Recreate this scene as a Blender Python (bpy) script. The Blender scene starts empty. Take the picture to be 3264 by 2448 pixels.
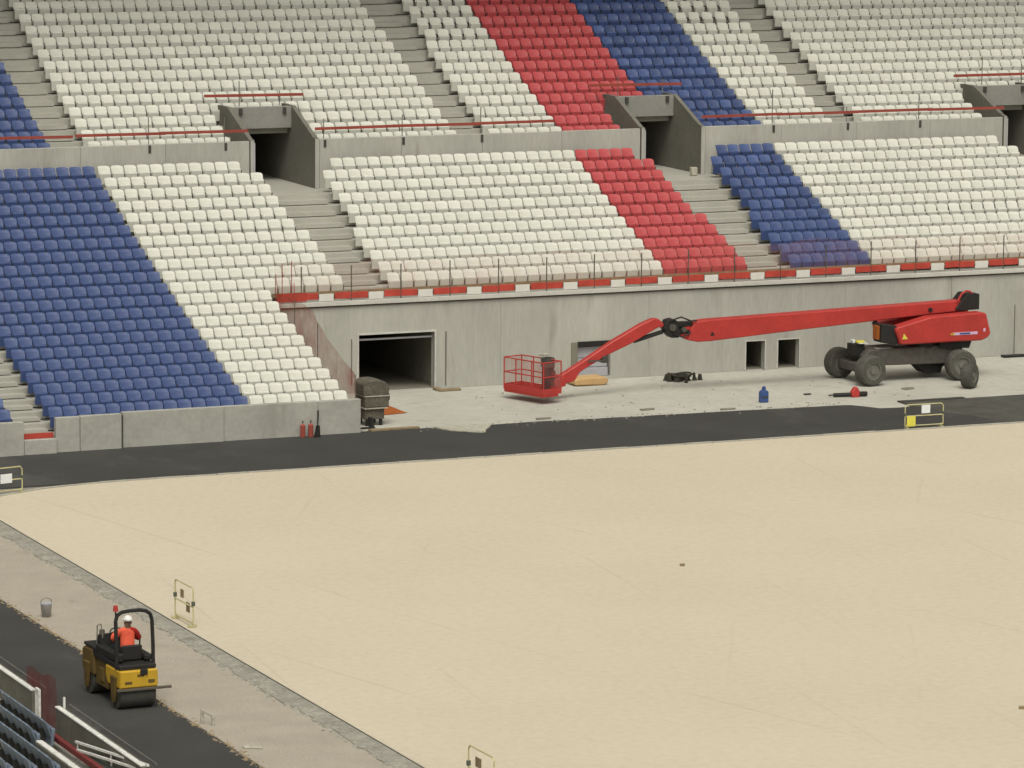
import bpy, bmesh, math, random
from mathutils import Vector, Matrix
random.seed(7)
R = math.radians
scn = bpy.context.scene
C = scn.collection

# ------------------------------------------------------------------ camera
def look_matrix(loc, yaw, pitch, roll):
    f = Vector((math.sin(yaw)*math.cos(pitch), math.cos(yaw)*math.cos(pitch), -math.sin(pitch)))
    r = Vector((math.cos(yaw), -math.sin(yaw), 0)); u = r.cross(f)
    c, s = math.cos(roll), math.sin(roll)
    r2, u2 = c*r + s*u, -s*r + c*u
    m = Matrix((r2, u2, -f)).transposed().to_4x4(); m.translation = loc
    return m
cd = bpy.data.cameras.new('camera'); cam = bpy.data.objects.new('camera', cd); C.objects.link(cam)
cam.matrix_world = look_matrix((-59.39, -137.0, 22.49), .40909, .149465, .00707)
cd.sensor_width = 36.0; cd.lens = 36.0*13650/3264; cd.clip_start = 1.0; cd.clip_end = 3000
scn.camera = cam

# ------------------------------------------------------------------ sky, sun, exposure
SUN_EL, SUN_AZ = R(58), R(200)          # azimuth from +Y towards +X
w = bpy.data.worlds.new('World'); scn.world = w; w.use_nodes = True
nt = w.node_tree; nt.nodes.clear()
sky = nt.nodes.new('ShaderNodeTexSky'); sky.sky_type = 'NISHITA'; sky.sun_disc = False
sky.sun_elevation = SUN_EL; sky.sun_rotation = SUN_AZ
sky.air_density = 1.0; sky.dust_density = 6.0; sky.ozone_density = 1.0
hs = nt.nodes.new('ShaderNodeHueSaturation'); hs.inputs['Saturation'].default_value = 0.12   # cloud cover
tint = nt.nodes.new('ShaderNodeMix'); tint.data_type = 'RGBA'; tint.blend_type = 'MULTIPLY'; tint.inputs[0].default_value = 1
tint.inputs[7].default_value = (1.0, 0.985, 0.90, 1)
bg = nt.nodes.new('ShaderNodeBackground'); bg.inputs[1].default_value = 0.13
out = nt.nodes.new('ShaderNodeOutputWorld')
nt.links.new(sky.outputs[0], hs.inputs['Color']); nt.links.new(hs.outputs[0], tint.inputs[6])
nt.links.new(tint.outputs[2], bg.inputs[0]); nt.links.new(bg.outputs[0], out.inputs[0])
sd = bpy.data.lights.new('sun', 'SUN'); sd.energy = 0.9; sd.angle = R(25); sd.color = (1.0, 0.95, 0.84)
sun = bpy.data.objects.new('sun', sd); C.objects.link(sun)
dirv = Vector((math.sin(SUN_AZ)*math.cos(SUN_EL), math.cos(SUN_AZ)*math.cos(SUN_EL), math.sin(SUN_EL)))
sun.rotation_euler = dirv.to_track_quat('Z', 'Y').to_euler(); sun.location = dirv*80
vs = scn.view_settings
vs.view_transform = 'Standard'; vs.look = 'None'; vs.gamma = 1; vs.use_curve_mapping = False; vs.exposure = 0.0

# ------------------------------------------------------------------ materials
def mat(name, col, rough=.8, var=0.0, scale=1.0, var2=0.0, scale2=8.0, bump=0.0, bscale=30.0, stretch=(1,1,1),
        island=0.0, dark=None, metal=0.0, spec=0.3, obj=False):
    m = bpy.data.materials.new(name); m.use_nodes = True
    t = m.node_tree; N = t.nodes; L = t.links
    b = N['Principled BSDF']; b.inputs['Roughness'].default_value = rough; b.inputs['Metallic'].default_value = metal
    b.inputs['Specular IOR Level'].default_value = spec
    if obj:
        src = N.new('ShaderNodeTexCoord').outputs['Object']
    else:
        src = N.new('ShaderNodeNewGeometry').outputs['Position']
    mp = N.new('ShaderNodeMapping'); mp.inputs['Scale'].default_value = stretch; L.new(src, mp.inputs[0])
    cur = None
    rgb = N.new('ShaderNodeRGB'); rgb.outputs[0].default_value = (*col, 1); cur = rgb.outputs[0]
    def modulate(fac_out, amt, lo=.3, hi=.7):
        nonlocal cur
        mr = N.new('ShaderNodeMapRange'); mr.inputs[1].default_value = lo; mr.inputs[2].default_value = hi
        mr.inputs[3].default_value = 1-amt; mr.inputs[4].default_value = 1+amt; L.new(fac_out, mr.inputs[0])
        mx = N.new('ShaderNodeVectorMath'); mx.operation = 'SCALE'
        L.new(cur, mx.inputs[0]); L.new(mr.outputs[0], mx.inputs['Scale']); cur = mx.outputs[0]
    if var:
        n = N.new('ShaderNodeTexNoise'); n.inputs['Scale'].default_value = scale; n.inputs['Detail'].default_value = 6
        n.inputs['Roughness'].default_value = .6; L.new(mp.outputs[0], n.inputs[0]); modulate(n.outputs[0], var)
    if var2:
        n = N.new('ShaderNodeTexNoise'); n.inputs['Scale'].default_value = scale2; n.inputs['Detail'].default_value = 4
        L.new(mp.outputs[0], n.inputs[0]); modulate(n.outputs[0], var2)
    if island:
        g = N.new('ShaderNodeNewGeometry'); modulate(g.outputs['Random Per Island'], island, 0, 1)
    if dark:                                   # stains: (colour, noise scale, threshold, stretch)
        dc, ds, th, st = dark
        mp2 = N.new('ShaderNodeMapping'); mp2.inputs['Scale'].default_value = st; L.new(src, mp2.inputs[0])
        n = N.new('ShaderNodeTexNoise'); n.inputs['Scale'].default_value = ds; n.inputs['Detail'].default_value = 8
        n.inputs['Roughness'].default_value = .65; L.new(mp2.outputs[0], n.inputs[0])
        mr = N.new('ShaderNodeMapRange'); mr.inputs[1].default_value = th; mr.inputs[2].default_value = th+.16
        L.new(n.outputs[0], mr.inputs[0])
        mx = N.new('ShaderNodeMix'); mx.data_type = 'RGBA'; L.new(mr.outputs[0], mx.inputs[0])
        L.new(cur, mx.inputs[6]); mx.inputs[7].default_value = (*dc, 1); cur = mx.outputs[2]
    L.new(cur, b.inputs['Base Color'])
    if bump:
        n = N.new('ShaderNodeTexNoise'); n.inputs['Scale'].default_value = bscale; n.inputs['Detail'].default_value = 6
        L.new(mp.outputs[0], n.inputs[0])
        bp = N.new('ShaderNodeBump'); bp.inputs['Strength'].default_value = bump; bp.inputs['Distance'].default_value = .03
        L.new(n.outputs[0], bp.inputs['Height']); L.new(bp.outputs[0], b.inputs['Normal'])
    return m

M = {}
M['concrete'] = mat('concrete', (.39,.385,.348), .9, .13, .55, .07, 6, .25, 14, dark=((.29,.282,.245), .45, .57, (1.6,1.6,.35)))
M['concrete_wall'] = mat('concrete_wall', (.405,.40,.362), .9, .14, .5, .06, 9, .2, 16, stretch=(1,1,.22), dark=((.30,.29,.25), .7, .58, (1.5,1,.22)))
M['concrete_step'] = mat('concrete_step', (.40,.392,.348), .9, .08, .8, .04, 12, .1, 20)
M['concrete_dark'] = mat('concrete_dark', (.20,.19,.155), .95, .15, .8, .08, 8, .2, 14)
M['concrete_port_shade'] = mat('concrete_port_shade', (.175,.168,.142), .9, .12, .8, .08, 8, .2, 14)  # portal side walls: their shade is put into the base colour
M['concrete_shaded'] = mat('concrete_shaded', (.135,.127,.104), .95, .18, .9, .1, 8, .2, 14)  # shade on the faces turned away, painted as a darker concrete
M['beam_red'] = mat('beam_red', (.17,.032,.030), .7, .15, 3)
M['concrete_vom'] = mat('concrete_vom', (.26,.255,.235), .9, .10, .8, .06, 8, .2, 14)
M['apron'] = mat('apron', (.455,.445,.392), .9, .09, .35, .07, 3, .2, 20, dark=((.31,.29,.23), .55, .60, (1,1.6,1)))
M['asphalt'] = mat('asphalt', (.053,.052,.049), .85, .16, .4, .18, 40, .5, 60, dark=((.10,.098,.09), .22, .56, (1,.5,1)))
M['asphalt_old'] = mat('asphalt_old', (.085,.082,.072), .92, .25, 1.2, .2, 30, .7, 40)
M['ground'] = mat('ground', (.26,.245,.21), .95, .1, .2)
M['gravel'] = mat('gravel', (.385,.343,.283), .95, .08, .8, .10, 14, .5, 30, dark=((.29,.245,.19), .8, .60, (1,.5,1)))
M['haunch'] = mat('haunch', (.30,.285,.245), .95, .22, 2.0, .2, 9, .8, 14, dark=((.19,.18,.15), 1.6, .56, (1,.6,1)))
M['kerb'] = mat('kerb', (.42,.40,.34), .9, .12, 2, .08, 20, .2, 30, island=.10)
M['seat_white'] = mat('seat_white', (.62,.62,.555), .42, 0, 1, 0, 8, 0, 30, island=.055, spec=.4)
M['seat_blue'] = mat('seat_blue', (.050,.080,.205), .42, 0, 1, 0, 8, 0, 30, island=.24, spec=.5)
M['seat_red'] = mat('seat_red', (.46,.072,.078), .42, 0, 1, 0, 8, 0, 30, island=.12, spec=.4)
M['seat_grey'] = mat('seat_grey', (.14,.175,.225), .4, 0, 1, 0, 8, 0, 30, island=.25, spec=.5)
M['steel'] = mat('steel', (.22,.215,.19), .55, .1, 5, metal=.6)
M['dark_steel'] = mat('dark_steel', (.06,.058,.05), .7, .15, 6)
M['red_board'] = mat('red_board', (.36,.048,.034), .65, .18, 2.2, .08, 20, .1, 30, island=.28)
M['red_rail'] = mat('red_rail', (.30,.065,.048), .7, .15, 1.5, .08, 20)
M['white_plate'] = mat('white_plate', (.66,.64,.60), .6, .06, 3)
M['coping'] = mat('coping', (.52,.51,.47), .85, .09, 1.3, .06, 12, .15, 20)
M['white_paint'] = mat('white_paint', (.68,.68,.64), .6, .16, 7, .08, 20)
M['lift_red'] = mat('lift_red', (.43,.040,.034), .46, .12, 1.1, .06, 9, spec=.4)
M['lift_dark'] = mat('lift_dark', (.085,.078,.068), .7, .2, 3, .1, 12)
M['black'] = mat('black', (.022,.021,.020), .6, .15, 6)
M['rubber'] = mat('rubber', (.085,.082,.070), .9, .2, 5, .12, 20, .3, 40)
M['rim'] = mat('rim', (.155,.152,.128), .7, .15, 6)
M['yellow'] = mat('yellow', (.52,.32,.028), .55, .10, 4, dark=((.28,.17,.025), 3.5, .62, (1,1,1)))
M['yellow_dark'] = mat('yellow_dark', (.12,.079,.024), .7, .2, 3, dark=((.10,.066,.02), 3.0, .54, (1,1,.6)))  # darker, browner yellow for the sides, yokes and front hood
M['barrier_yellow'] = mat('barrier_yellow', (.50,.465,.255), .55, .08, 6)
M['sign_yellow'] = mat('sign_yellow', (.68,.62,.09), .5, .05, 8)
M['sign_white'] = mat('sign_white', (.72,.75,.77), .5, .05, 8)
M['orange'] = mat('orange', (.33,.095,.02), .6, .1, 8)
M['vest'] = mat('vest', (.82,.125,.065), .7, .08, 10)
M['sleeve'] = mat('sleeve', (.38,.02,.015), .8, .1, 10)
M['helmet'] = mat('helmet', (.80,.80,.78), .35)
M['skin'] = mat('skin', (.16,.09,.06), .6)
M['trousers'] = mat('trousers', (.03,.032,.04), .9, .1, 10)
M['blue_plastic'] = mat('blue_plastic', (.045,.085,.24), .5, .1, 8)
M['grey_plastic'] = mat('grey_plastic', (.42,.42,.44), .6, .08, 8)
M['site_grey'] = mat('site_grey', (.115,.103,.080), .85, .25, 3, .15, 12)
M['wood'] = mat('wood', (.52,.34,.16), .8, .12, 3, .12, 14, stretch=(1,4,8))
M['timber'] = mat('timber', (.26,.20,.12), .85, .2, 4)
M['sheet'] = mat('sheet', (.40,.40,.43), .6, .08, 2)
M['pink_decal'] = mat('pink_decal', (.62,.42,.58), .5, .1, 12)
M['dust'] = mat('dust', (.22,.205,.165), .95, .2, 3)
M['stone'] = mat('stone', (.42,.40,.33), .95, .2, 5, .1, 20, .4, 20)
M['glass_green'] = mat('glass_green', (.085,.105,.08), .3, .1, 4)
M['heap_dark'] = mat('heap_dark', (.045,.042,.032), .8, .3, 8)
M['roof'] = mat('roof', (.30,.30,.30), .8, .05, .2)

def net_mat(name, col, cover):
    m = bpy.data.materials.new(name); m.use_nodes = True
    t = m.node_tree; N = t.nodes; L = t.links; N.clear()
    g = N.new('ShaderNodeNewGeometry'); n = N.new('ShaderNodeTexNoise'); n.inputs['Scale'].default_value = 1.1; n.inputs['Detail'].default_value = 4
    L.new(g.outputs['Position'], n.inputs[0])
    mr = N.new('ShaderNodeMapRange'); mr.inputs[1].default_value = .32; mr.inputs[2].default_value = .68
    mr.inputs[3].default_value = cover*.45; mr.inputs[4].default_value = cover*1.5; L.new(n.outputs[0], mr.inputs[0])
    d = N.new('ShaderNodeBsdfDiffuse'); d.inputs[0].default_value = (*col, 1)
    tl = N.new('ShaderNodeBsdfTranslucent'); tl.inputs[0].default_value = (*col, 1)
    ad = N.new('ShaderNodeMixShader'); ad.inputs[0].default_value = .4; L.new(d.outputs[0], ad.inputs[1]); L.new(tl.outputs[0], ad.inputs[2])
    tr = N.new('ShaderNodeBsdfTransparent'); mx = N.new('ShaderNodeMixShader')
    L.new(mr.outputs[0], mx.inputs[0]); L.new(tr.outputs[0], mx.inputs[1]); L.new(ad.outputs[0], mx.inputs[2])
    o = N.new('ShaderNodeOutputMaterial'); L.new(mx.outputs[0], o.inputs[0])
    return m
M['net_thin'] = net_mat('net_thin', (.66,.26,.20), .125)
M['net_basket'] = net_mat('net_basket', (.55,.22,.20), .22)
M['net_side'] = net_mat('net_side', (.40,.12,.085), .42)
M['net_dense'] = net_mat('net_dense', (.22,.035,.035), .55)

def sand_mat():
    m = mat('sand', (.575,.508,.392), .95, .035, .12, .045, 4.5, .4, 25)
    t = m.node_tree; N = t.nodes; L = t.links; b = N['Principled BSDF']
    cur = b.inputs['Base Color'].links[0].from_socket
    g = N.new('ShaderNodeNewGeometry')
    for rot, sc, dist, amt, msc in ((R(9), .08, 4.0, .15, .10), (R(-14), .055, 6.0, .15, .13), (R(30), .07, 5.0, .09, .08)):
        mp = N.new('ShaderNodeMapping'); mp.inputs['Rotation'].default_value = (0,0,rot); L.new(g.outputs['Position'], mp.inputs[0])
        wv = N.new('ShaderNodeTexWave'); wv.inputs['Scale'].default_value = sc; wv.inputs['Distortion'].default_value = dist
        wv.inputs['Detail'].default_value = 1.5; wv.inputs['Detail Scale'].default_value = .25; L.new(mp.outputs[0], wv.inputs[0])
        mr = N.new('ShaderNodeMapRange'); mr.inputs[1].default_value = .9985; mr.inputs[2].default_value = 1.0; L.new(wv.outputs['Fac'], mr.inputs[0])
        n = N.new('ShaderNodeTexNoise'); n.inputs['Scale'].default_value = msc; L.new(g.outputs['Position'], n.inputs[0])
        m2 = N.new('ShaderNodeMapRange'); m2.inputs[1].default_value = .5; m2.inputs[2].default_value = .62; m2.inputs[4].default_value = amt; L.new(n.outputs[0], m2.inputs[0])
        mu = N.new('ShaderNodeMath'); mu.operation = 'MULTIPLY'; L.new(mr.outputs[0], mu.inputs[0]); L.new(m2.outputs[0], mu.inputs[1])
        mx = N.new('ShaderNodeMix'); mx.data_type = 'RGBA'; L.new(mu.outputs[0], mx.inputs[0]); L.new(cur, mx.inputs[6])
        mx.inputs[7].default_value = (.22,.17,.10,1); cur = mx.outputs[2]
    L.new(cur, b.inputs['Base Color'])
    return m
M['sand'] = sand_mat()

# ------------------------------------------------------------------ mesh helpers
class MB:
    def __init__(s): s.v = []; s.f = []
    def add(s, vs, fs):
        o = len(s.v); s.v += [tuple(p) for p in vs]; s.f += [tuple(i+o for i in f) for f in fs]; return s
    def box(s, x0, x1, y0, y1, z0, z1):
        return s.add([(x0,y0,z0),(x1,y0,z0),(x1,y1,z0),(x0,y1,z0),(x0,y0,z1),(x1,y0,z1),(x1,y1,z1),(x0,y1,z1)],
                     [(3,2,1,0),(4,5,6,7),(0,1,5,4),(1,2,6,5),(2,3,7,6),(3,0,4,7)])
    def bar(s, a, b, w_, h_, up=(0,0,1)):
        a, b = Vector(a), Vector(b); d = (b-a).normalized(); u = Vector(up)
        if abs(d.dot(u)) > .95: u = Vector((1,0,0))
        x = d.cross(u).normalized(); u = x.cross(d)
        P = []
        for p in (a, b):
            for i, j in ((-1,-1),(1,-1),(1,1),(-1,1)): P.append(p + x*i*w_/2 + u*j*h_/2)
        return s.add(P, [(0,1,2,3),(7,6,5,4),(0,4,5,1),(1,5,6,2),(2,6,7,3),(3,7,4,0)])
    def cyl(s, a, b, r, n=12, r2=None):
        a, b = Vector(a), Vector(b); d = (b-a).normalized(); r2 = r if r2 is None else r2
        u = Vector((0,0,1)) if abs(d.z) < .9 else Vector((1,0,0))
        x = d.cross(u).normalized(); y = d.cross(x)
        P = [a + (x*math.cos(t)+y*math.sin(t))*r for t in [2*math.pi*i/n for i in range(n)]]
        P += [b + (x*math.cos(t)+y*math.sin(t))*r2 for t in [2*math.pi*i/n for i in range(n)]]
        F = [(i,(i+1)%n,n+(i+1)%n,n+i) for i in range(n)] + [tuple(range(n-1,-1,-1)), tuple(range(n,2*n))]
        return s.add(P, F)
    def tube(s, pts, r, n=8):
        for a, b in zip(pts[:-1], pts[1:]): s.cyl(a, b, r, n)
        return s
    def lathe(s, prof, a, axis, n=20):
        # prof: (radius, offset along axis); closed ring profile
        a = Vector(a); d = Vector(axis).normalized(); u = Vector((0,0,1)) if abs(d.z) < .9 else Vector((1,0,0))
        x = d.cross(u).normalized(); y = d.cross(x); k = len(prof); P = []; F = []
        for i in range(n):
            t = 2*math.pi*i/n; e = x*math.cos(t)+y*math.sin(t)
            P += [a + e*r + d*h for r, h in prof]
        for i in range(n):
            j = (i+1) % n
            for q in range(k):
                p = (q+1) % k; F.append((i*k+q, i*k+p, j*k+p, j*k+q))
        return s.add(P, F)
    def prism(s, poly, y0, y1, axis='y'):
        n = len(poly)
        def pt(a, b, c): return {'y':(a,c,b), 'x':(c,a,b), 'z':(a,b,c)}[axis]
        P = [pt(a,b,y0) for a,b in poly] + [pt(a,b,y1) for a,b in poly]
        return s.add(P, [(i,(i+1)%n,n+(i+1)%n,n+i) for i in range(n)] + [tuple(range(n-1,-1,-1)), tuple(range(n,2*n))])
    def mesh(s, name, off=(0,0,0), bevel=0, smooth=False):
        me = bpy.data.meshes.new(name)
        me.from_pydata([(x-off[0],y-off[1],z-off[2]) for x,y,z in s.v], [], s.f)
        bm = bmesh.new(); bm.from_mesh(me)
        bmesh.ops.recalc_face_normals(bm, faces=bm.faces)
        if bevel: bmesh.ops.bevel(bm, geom=bm.edges[:], offset=bevel, segments=1, affect='EDGES', clamp_overlap=True)
        bm.to_mesh(me); bm.free()
        if smooth: me.polygons.foreach_set('use_smooth', [True]*len(me.polygons))
        return me
    def build(s, name, m, parent=None, bevel=0, world=True, smooth=False):
        off = (0,0,0)
        if parent is not None and world:
            p = parent
            while p.parent: p = p.parent
            off = p.location
        me = s.mesh(name, off, bevel, smooth); me.materials.append(M[m] if isinstance(m, str) else m)
        o = bpy.data.objects.new(name, me); C.objects.link(o)
        if parent is not None: o.parent = parent
        return o
def thing(name, label, cat, loc=(0,0,0), rz=0, group=None):
    o = bpy.data.objects.new(name, None); C.objects.link(o); o.location = loc; o.rotation_euler = (0,0,rz)
    o.empty_display_size = .2
    o['label'] = label; o['category'] = cat
    if group: o['group'] = group
    return o
def tag(o, label, cat, group=None):
    o['label'] = label; o['category'] = cat
    if group: o['group'] = group
    return o
def struct(o, label=None):
    o['kind'] = 'structure'
    if label: o['label'] = label
    return o
def piece(parent, name, me):
    o = bpy.data.objects.new(name, me); C.objects.link(o); o.parent = parent; return o
def shared(mb, name, m, bevel=0, smooth=False):
    me = mb.mesh(name, bevel=bevel, smooth=smooth); me.materials.append(M[m]); return me

# ------------------------------------------------------------------ ground surfaces
def sheet(name, poly, z, m, th=.3):
    return struct(MB().prism(poly, z-th, z, 'z').build(name, m))
sheet('ground', [(-900,-900),(900,-900),(900,900),(-900,900)], -.05, 'ground', 1)
def wob(a, b, n, amp):
    a, b = Vector(a), Vector(b); d = (b-a); nn = Vector((-d.y, d.x)).normalized(); out_ = []
    for i in range(n+1):
        p = a + d*i/n + nn*random.uniform(-amp, amp)*(0 if i in (0,n) else 1); out_.append((p.x, p.y))
    return out_
# asphalt strips: along the far stand and along the side stand
edge = [(90,-8.5),(16,-8.5),(13,-8.52),(10.8,-8.45)] + [(10.75,-9.5),(10.3,-9.58),(9.6,-9.5),(9.3,-8.95),(9.0,-8.5)] + wob((8.6,-8.42),(-3.1,-7.95),26,.035) + \
       [(-3.3,-7.98),(-4.2,-8.02),(-4.4,-8.35),(-4.8,-8.9),(-5.0,-9.3),(-5.15,-9.35),(-5.9,-8.65),(-6.2,-7.9),(-8.7,-7.8),(-20,-7.6),(-34,-7.6)]
sheet('asphalt_track', edge + [(-34,-30),(-34,-120)] + wob((-27.72,-120),(-27.72,-17),230,.05) + [(-24.6,-13.85),(90,-13.85)], -.004, 'asphalt', .04)
sheet('concrete_apron', [(90,-8.2),(90,2),(-8.84,2),(-8.84,-7.95),(-8,-8.1)] + [(x,y-.06) for x,y in reversed(edge) if x > -7] , -.006, 'apron', .04)
for poly in ([(90,-8.6),(90,-13.8),(11.9,-13.8),(12.6,-12.4),(11.6,-10.9),(10.9,-9.7),(10.9,-8.6)],):
    sheet('worn_asphalt', wob((90,-8.56),(10.95,-8.56),60,.03)+wob((10.95,-9.6),(12.2,-13.7),8,.22)+[(90,-13.7)], .001, 'asphalt_old', .01)
pitch_edge = [(-24.40,-18.2),(-24.2,-16.9),(-23.75,-15.9),(-23.25,-15.33),(-22.55,-14.98),(-21.75,-14.60),(-20.9,-14.38),(-19.8,-14.22),(-17.95,-14.12),(90,-14.05)]
sheet('sand_pitch', [(-24.40,-120)] + pitch_edge + [(90,-120)], .012, 'sand', .1)
sheet('gravel_base', [(-27.68,-120)] + [(-27.68,-18),(-24.9,-14.2)] + [(-24.42,-18.2),(-24.42,-120)], .0, 'gravel', .04)
hl = wob((-25.02,-120),(-25.02,-18.4),330,.08)
sheet('concrete_haunch', hl + [(-24.55,-17.4),(-24.47,-18.2),(-24.47,-120)], .022, 'haunch', .05)
sheet('drain_slot', [(-24.47,-120),(-24.47,-18.2),(-24.40,-18.2),(-24.40,-120)], .004, 'dark_steel', .05)
# beige crumbs along the ragged asphalt edge, thin dust at the apron edge
def crumbs(name, pts, m, r0, r1, label):
    mb = MB()
    for x, y in pts:
        r = random.uniform(r0, r1); h = r*random.uniform(.25, .6); n = 5; a0 = random.random()*6
        ring = [(x+r*random.uniform(.6,1.1)*math.cos(a0+i*1.257), y+r*random.uniform(.6,1.1)*math.sin(a0+i*1.257), -.004) for i in range(n)]
        mb.add(ring + [(x,y,h)], [(i,(i+1)%n,n) for i in range(n)])
    o = mb.build(name, m); o['kind'] = 'stuff'; o['label'] = label; return o
crumbs('edge_crumbs', [(-27.70+random.gauss(0,.07), random.uniform(-56,-28)) for _ in range(700)], 'timber', .02, .06, 'brown crumbs along the ragged asphalt edge beside the gravel')
crumbs('loose_stones', [(random.uniform(-27.5,-24.6), random.uniform(-56,-19)) for _ in range(220)], 'gravel', .015, .045, 'loose small stones scattered on the gravel base')
crumbs('haunch_lumps', [(-24.97+random.gauss(0,.08), random.uniform(-56,-18.5)) for _ in range(520)], 'haunch', .04, .13, 'lumps of spilled concrete along the drain edging')
crumbs('apron_debris', [(random.uniform(-7,9), -8.1+random.gauss(0,.25)) for _ in range(120)]+[(random.uniform(-3,14), random.uniform(-7.6,-1)) for _ in range(70)], 'dust', .02, .07, 'small dusty debris strewn on the concrete apron')
# kerb stones along the pitch
kerb = thing('pitch_kerb', 'low pale concrete kerb of short stones between sand pitch and asphalt', 'kerb', (0,-13.95,0)); kerb['kind'] = 'structure'
def kerb_run(pts):
    acc = []
    for a, b in zip(pts[:-1], pts[1:]):
        a, b = Vector(a), Vector(b); n = max(1, round((b-a).length/1.0))
        for i in range(n):
            p, q = a+(b-a)*(i+.012)/n, a+(b-a)*(i+.988)/n
            z = .035+random.uniform(-.008,.008)
            MB().bar((p.x,p.y,z-.05),(q.x,q.y,z-.05),.13,.10).build('kerb_stone', 'kerb', kerb)
kerb_run([(34,-13.95),(-17.95,-14.02),(-19.8,-14.12),(-20.9,-14.28),(-21.75,-14.50),(-22.55,-14.88),(-23.25,-15.24)])
# flat concrete slabs lying at the asphalt edge
for poly, lab in (([(-6.25,-7.95),(-4.2,-8.0),(-4.45,-8.5),(-4.85,-9.05),(-5.0,-9.42),(-5.2,-9.45),(-6.0,-8.72)], 'pale broken concrete slab jutting into the asphalt edge'),
                  ):
    tag(MB().prism(poly, -.02, .045, 'z').build('concrete_slab', 'stone', bevel=.01), lab, 'slab')
tag(MB().box(10.85,13.4,-8.62,-8.38,0,.03).build('steel_plate', 'dark_steel', bevel=.006), 'long dark steel plate lying along the asphalt edge behind the yellow barrier', 'plate')
tag(MB().prism([(-8.5,-7.75),(-6.9,-7.72),(-6.7,-7.86),(-8.45,-7.95)], -.01, .06,'z').build('timber_strip', 'timber', bevel=.01), 'flat brown timber strip lying by the end of the low wall', 'timber')
def flat_bit(x, y, l, w_, rz, m, lab):
    c, s_ = math.cos(rz), math.sin(rz)
    o = MB().prism([(-l/2,-w_/2),(l*.35,-w_*.5),(l/2,w_*.1),(l*.2,w_/2),(-l*.45,w_*.4)], 0, .04, 'z').build('debris_board', m, bevel=.005)
    o.location = (x, y, 0); o.rotation_euler = (0,0,rz); tag(o, lab, 'debris')
flat_bit(8.66,-5.9,.3,.14,.1,'dark_steel','short dark bar lying on the slab near the red breaker tool')
flat_bit(12.6,-5.95,.5,.3,.3,'dust','flat dusty scrap on the slab below the front wheel of the lift')
flat_bit(2.0,-7.0,.6,.22,.15,'dust','flat grey scrap alone on the slab in front of the window opening')
flat_bit(-2.1,-7.55,.6,.2,.05,'dust','flat grey scrap on the slab edge in front of the basket')
flat_bit(4.6,-7.9,.6,.2,.05,'dust','thin grey scrap at the asphalt edge below the lift knuckle')

# ------------------------------------------------------------------ stand geometry
D = .8
def Yk(k): return -7.25+D*k if k < 21 else 10.4+D*(k-21)
def zt(k):
    if k < 21: return 1.297+.25*k+.0025*k*k
    j = k-21; return 8.03+.335*j+.003*j*j
def tread(k): return zt(k)-.80
VOMS = (-5.075, 10.62, 26.32)                  # portal centres
lower = thing('lower_terrace', 'stepped grey concrete terrace under the lower rows of seats', 'terrace', (0,4,0))
upper = thing('upper_terrace', 'stepped grey concrete terrace under the upper rows of seats', 'terrace', (0,18,7))
K_TOP = 42
for k in range(K_TOP):
    y0, y1, z = Yk(k)-.62, Yk(k)+.18, tread(k)
    if k == 20: y1 = 9.3
    par = lower if k < 21 else upper
    th = .46 if k in (0,10,21) else tread(k)-tread(k-1)-.035
    if k < 10: spans = [(-45, -8.95)]
    elif k < 20: spans = [(-45, 45)]
    elif k == 20: spans = [(-45,-6.75),(-3.45,8.95),(12.25,24.7),(27.95,45)]
    elif k < 24: spans = [(-45,-6.42),(-3.73,9.27),(11.97,24.97),(27.67,45)]
    else: spans = [(-45,45)]
    if k == 21: y0 = 9.5
    for a, b in spans: MB().box(a, b, y0, y1-.004, z-th, z).build('tread', 'concrete_step', par)
def half_steps(par, k0, k1, edges):
    for k in range(k0, k1):
        a, b = edges(k); z0, z1 = tread(k), tread(k+1); yr = Yk(k+1)-.62
        MB().box(a, b, yr-.40, yr-.003, z0+.035, (z0+z1)/2+.01).box(a+.03, b-.03, yr-.32, yr-.02, z0-.03, z0+.034).build('step', 'concrete_step', par)
def lo_aisle(c):
    def e(k): return (c-.86, c+.66) if k < 15 else (c-1.18, c+.98)
    return e
half_steps(lower, 10, 19, lo_aisle(-5.25)); half_steps(lower, 10, 19, lo_aisle(10.44)); half_steps(lower, 12, 19, lo_aisle(26.2))
half_steps(lower, 0, 8, lambda k: (-20.35,-19.35))
for c in (-12.9, 2.82, 18.62, 34.3):
    half_steps(upper, 21, 36, lambda k, c=c: (c-.6, c+.6))
# landings in front of the portals
for i, c in enumerate(VOMS):
    MB().box(c-1.67, c+1.62, Yk(20)-.62, 9.28, tread(19)-.4, tread(19)+.002).build('landing', 'concrete_step', lower)
# back wall of the stand, roof over the back rows
tag(MB().box(-45,45, Yk(K_TOP)-.6, Yk(K_TOP)-.2, 0, 24).build('rear_wall', 'concrete_wall'), 'tall concrete wall closing the back of the upper stand', 'wall')
rf = thing('stadium_roof', 'large flat grey stadium roof above the upper rows of seats', 'roof', (0,30,25))
MB().box(-60,60,8.5,48,29.0,29.6).build('roof_deck', 'roof', rf)
MB().box(-60,60,7.9,8.5,28.6,30.0).build('roof_edge_beam', 'steel', rf)
tag(MB().box(-45.4,-45,-8,Yk(K_TOP),0,24).build('end_wall', 'concrete_wall'), 'concrete wall closing the stand end beside the corner', 'wall')
tag(MB().box(45,45.4,0.3,Yk(K_TOP),0,24).build('end_wall', 'concrete_wall'), 'concrete wall closing the far end of the stand', 'wall')

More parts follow.
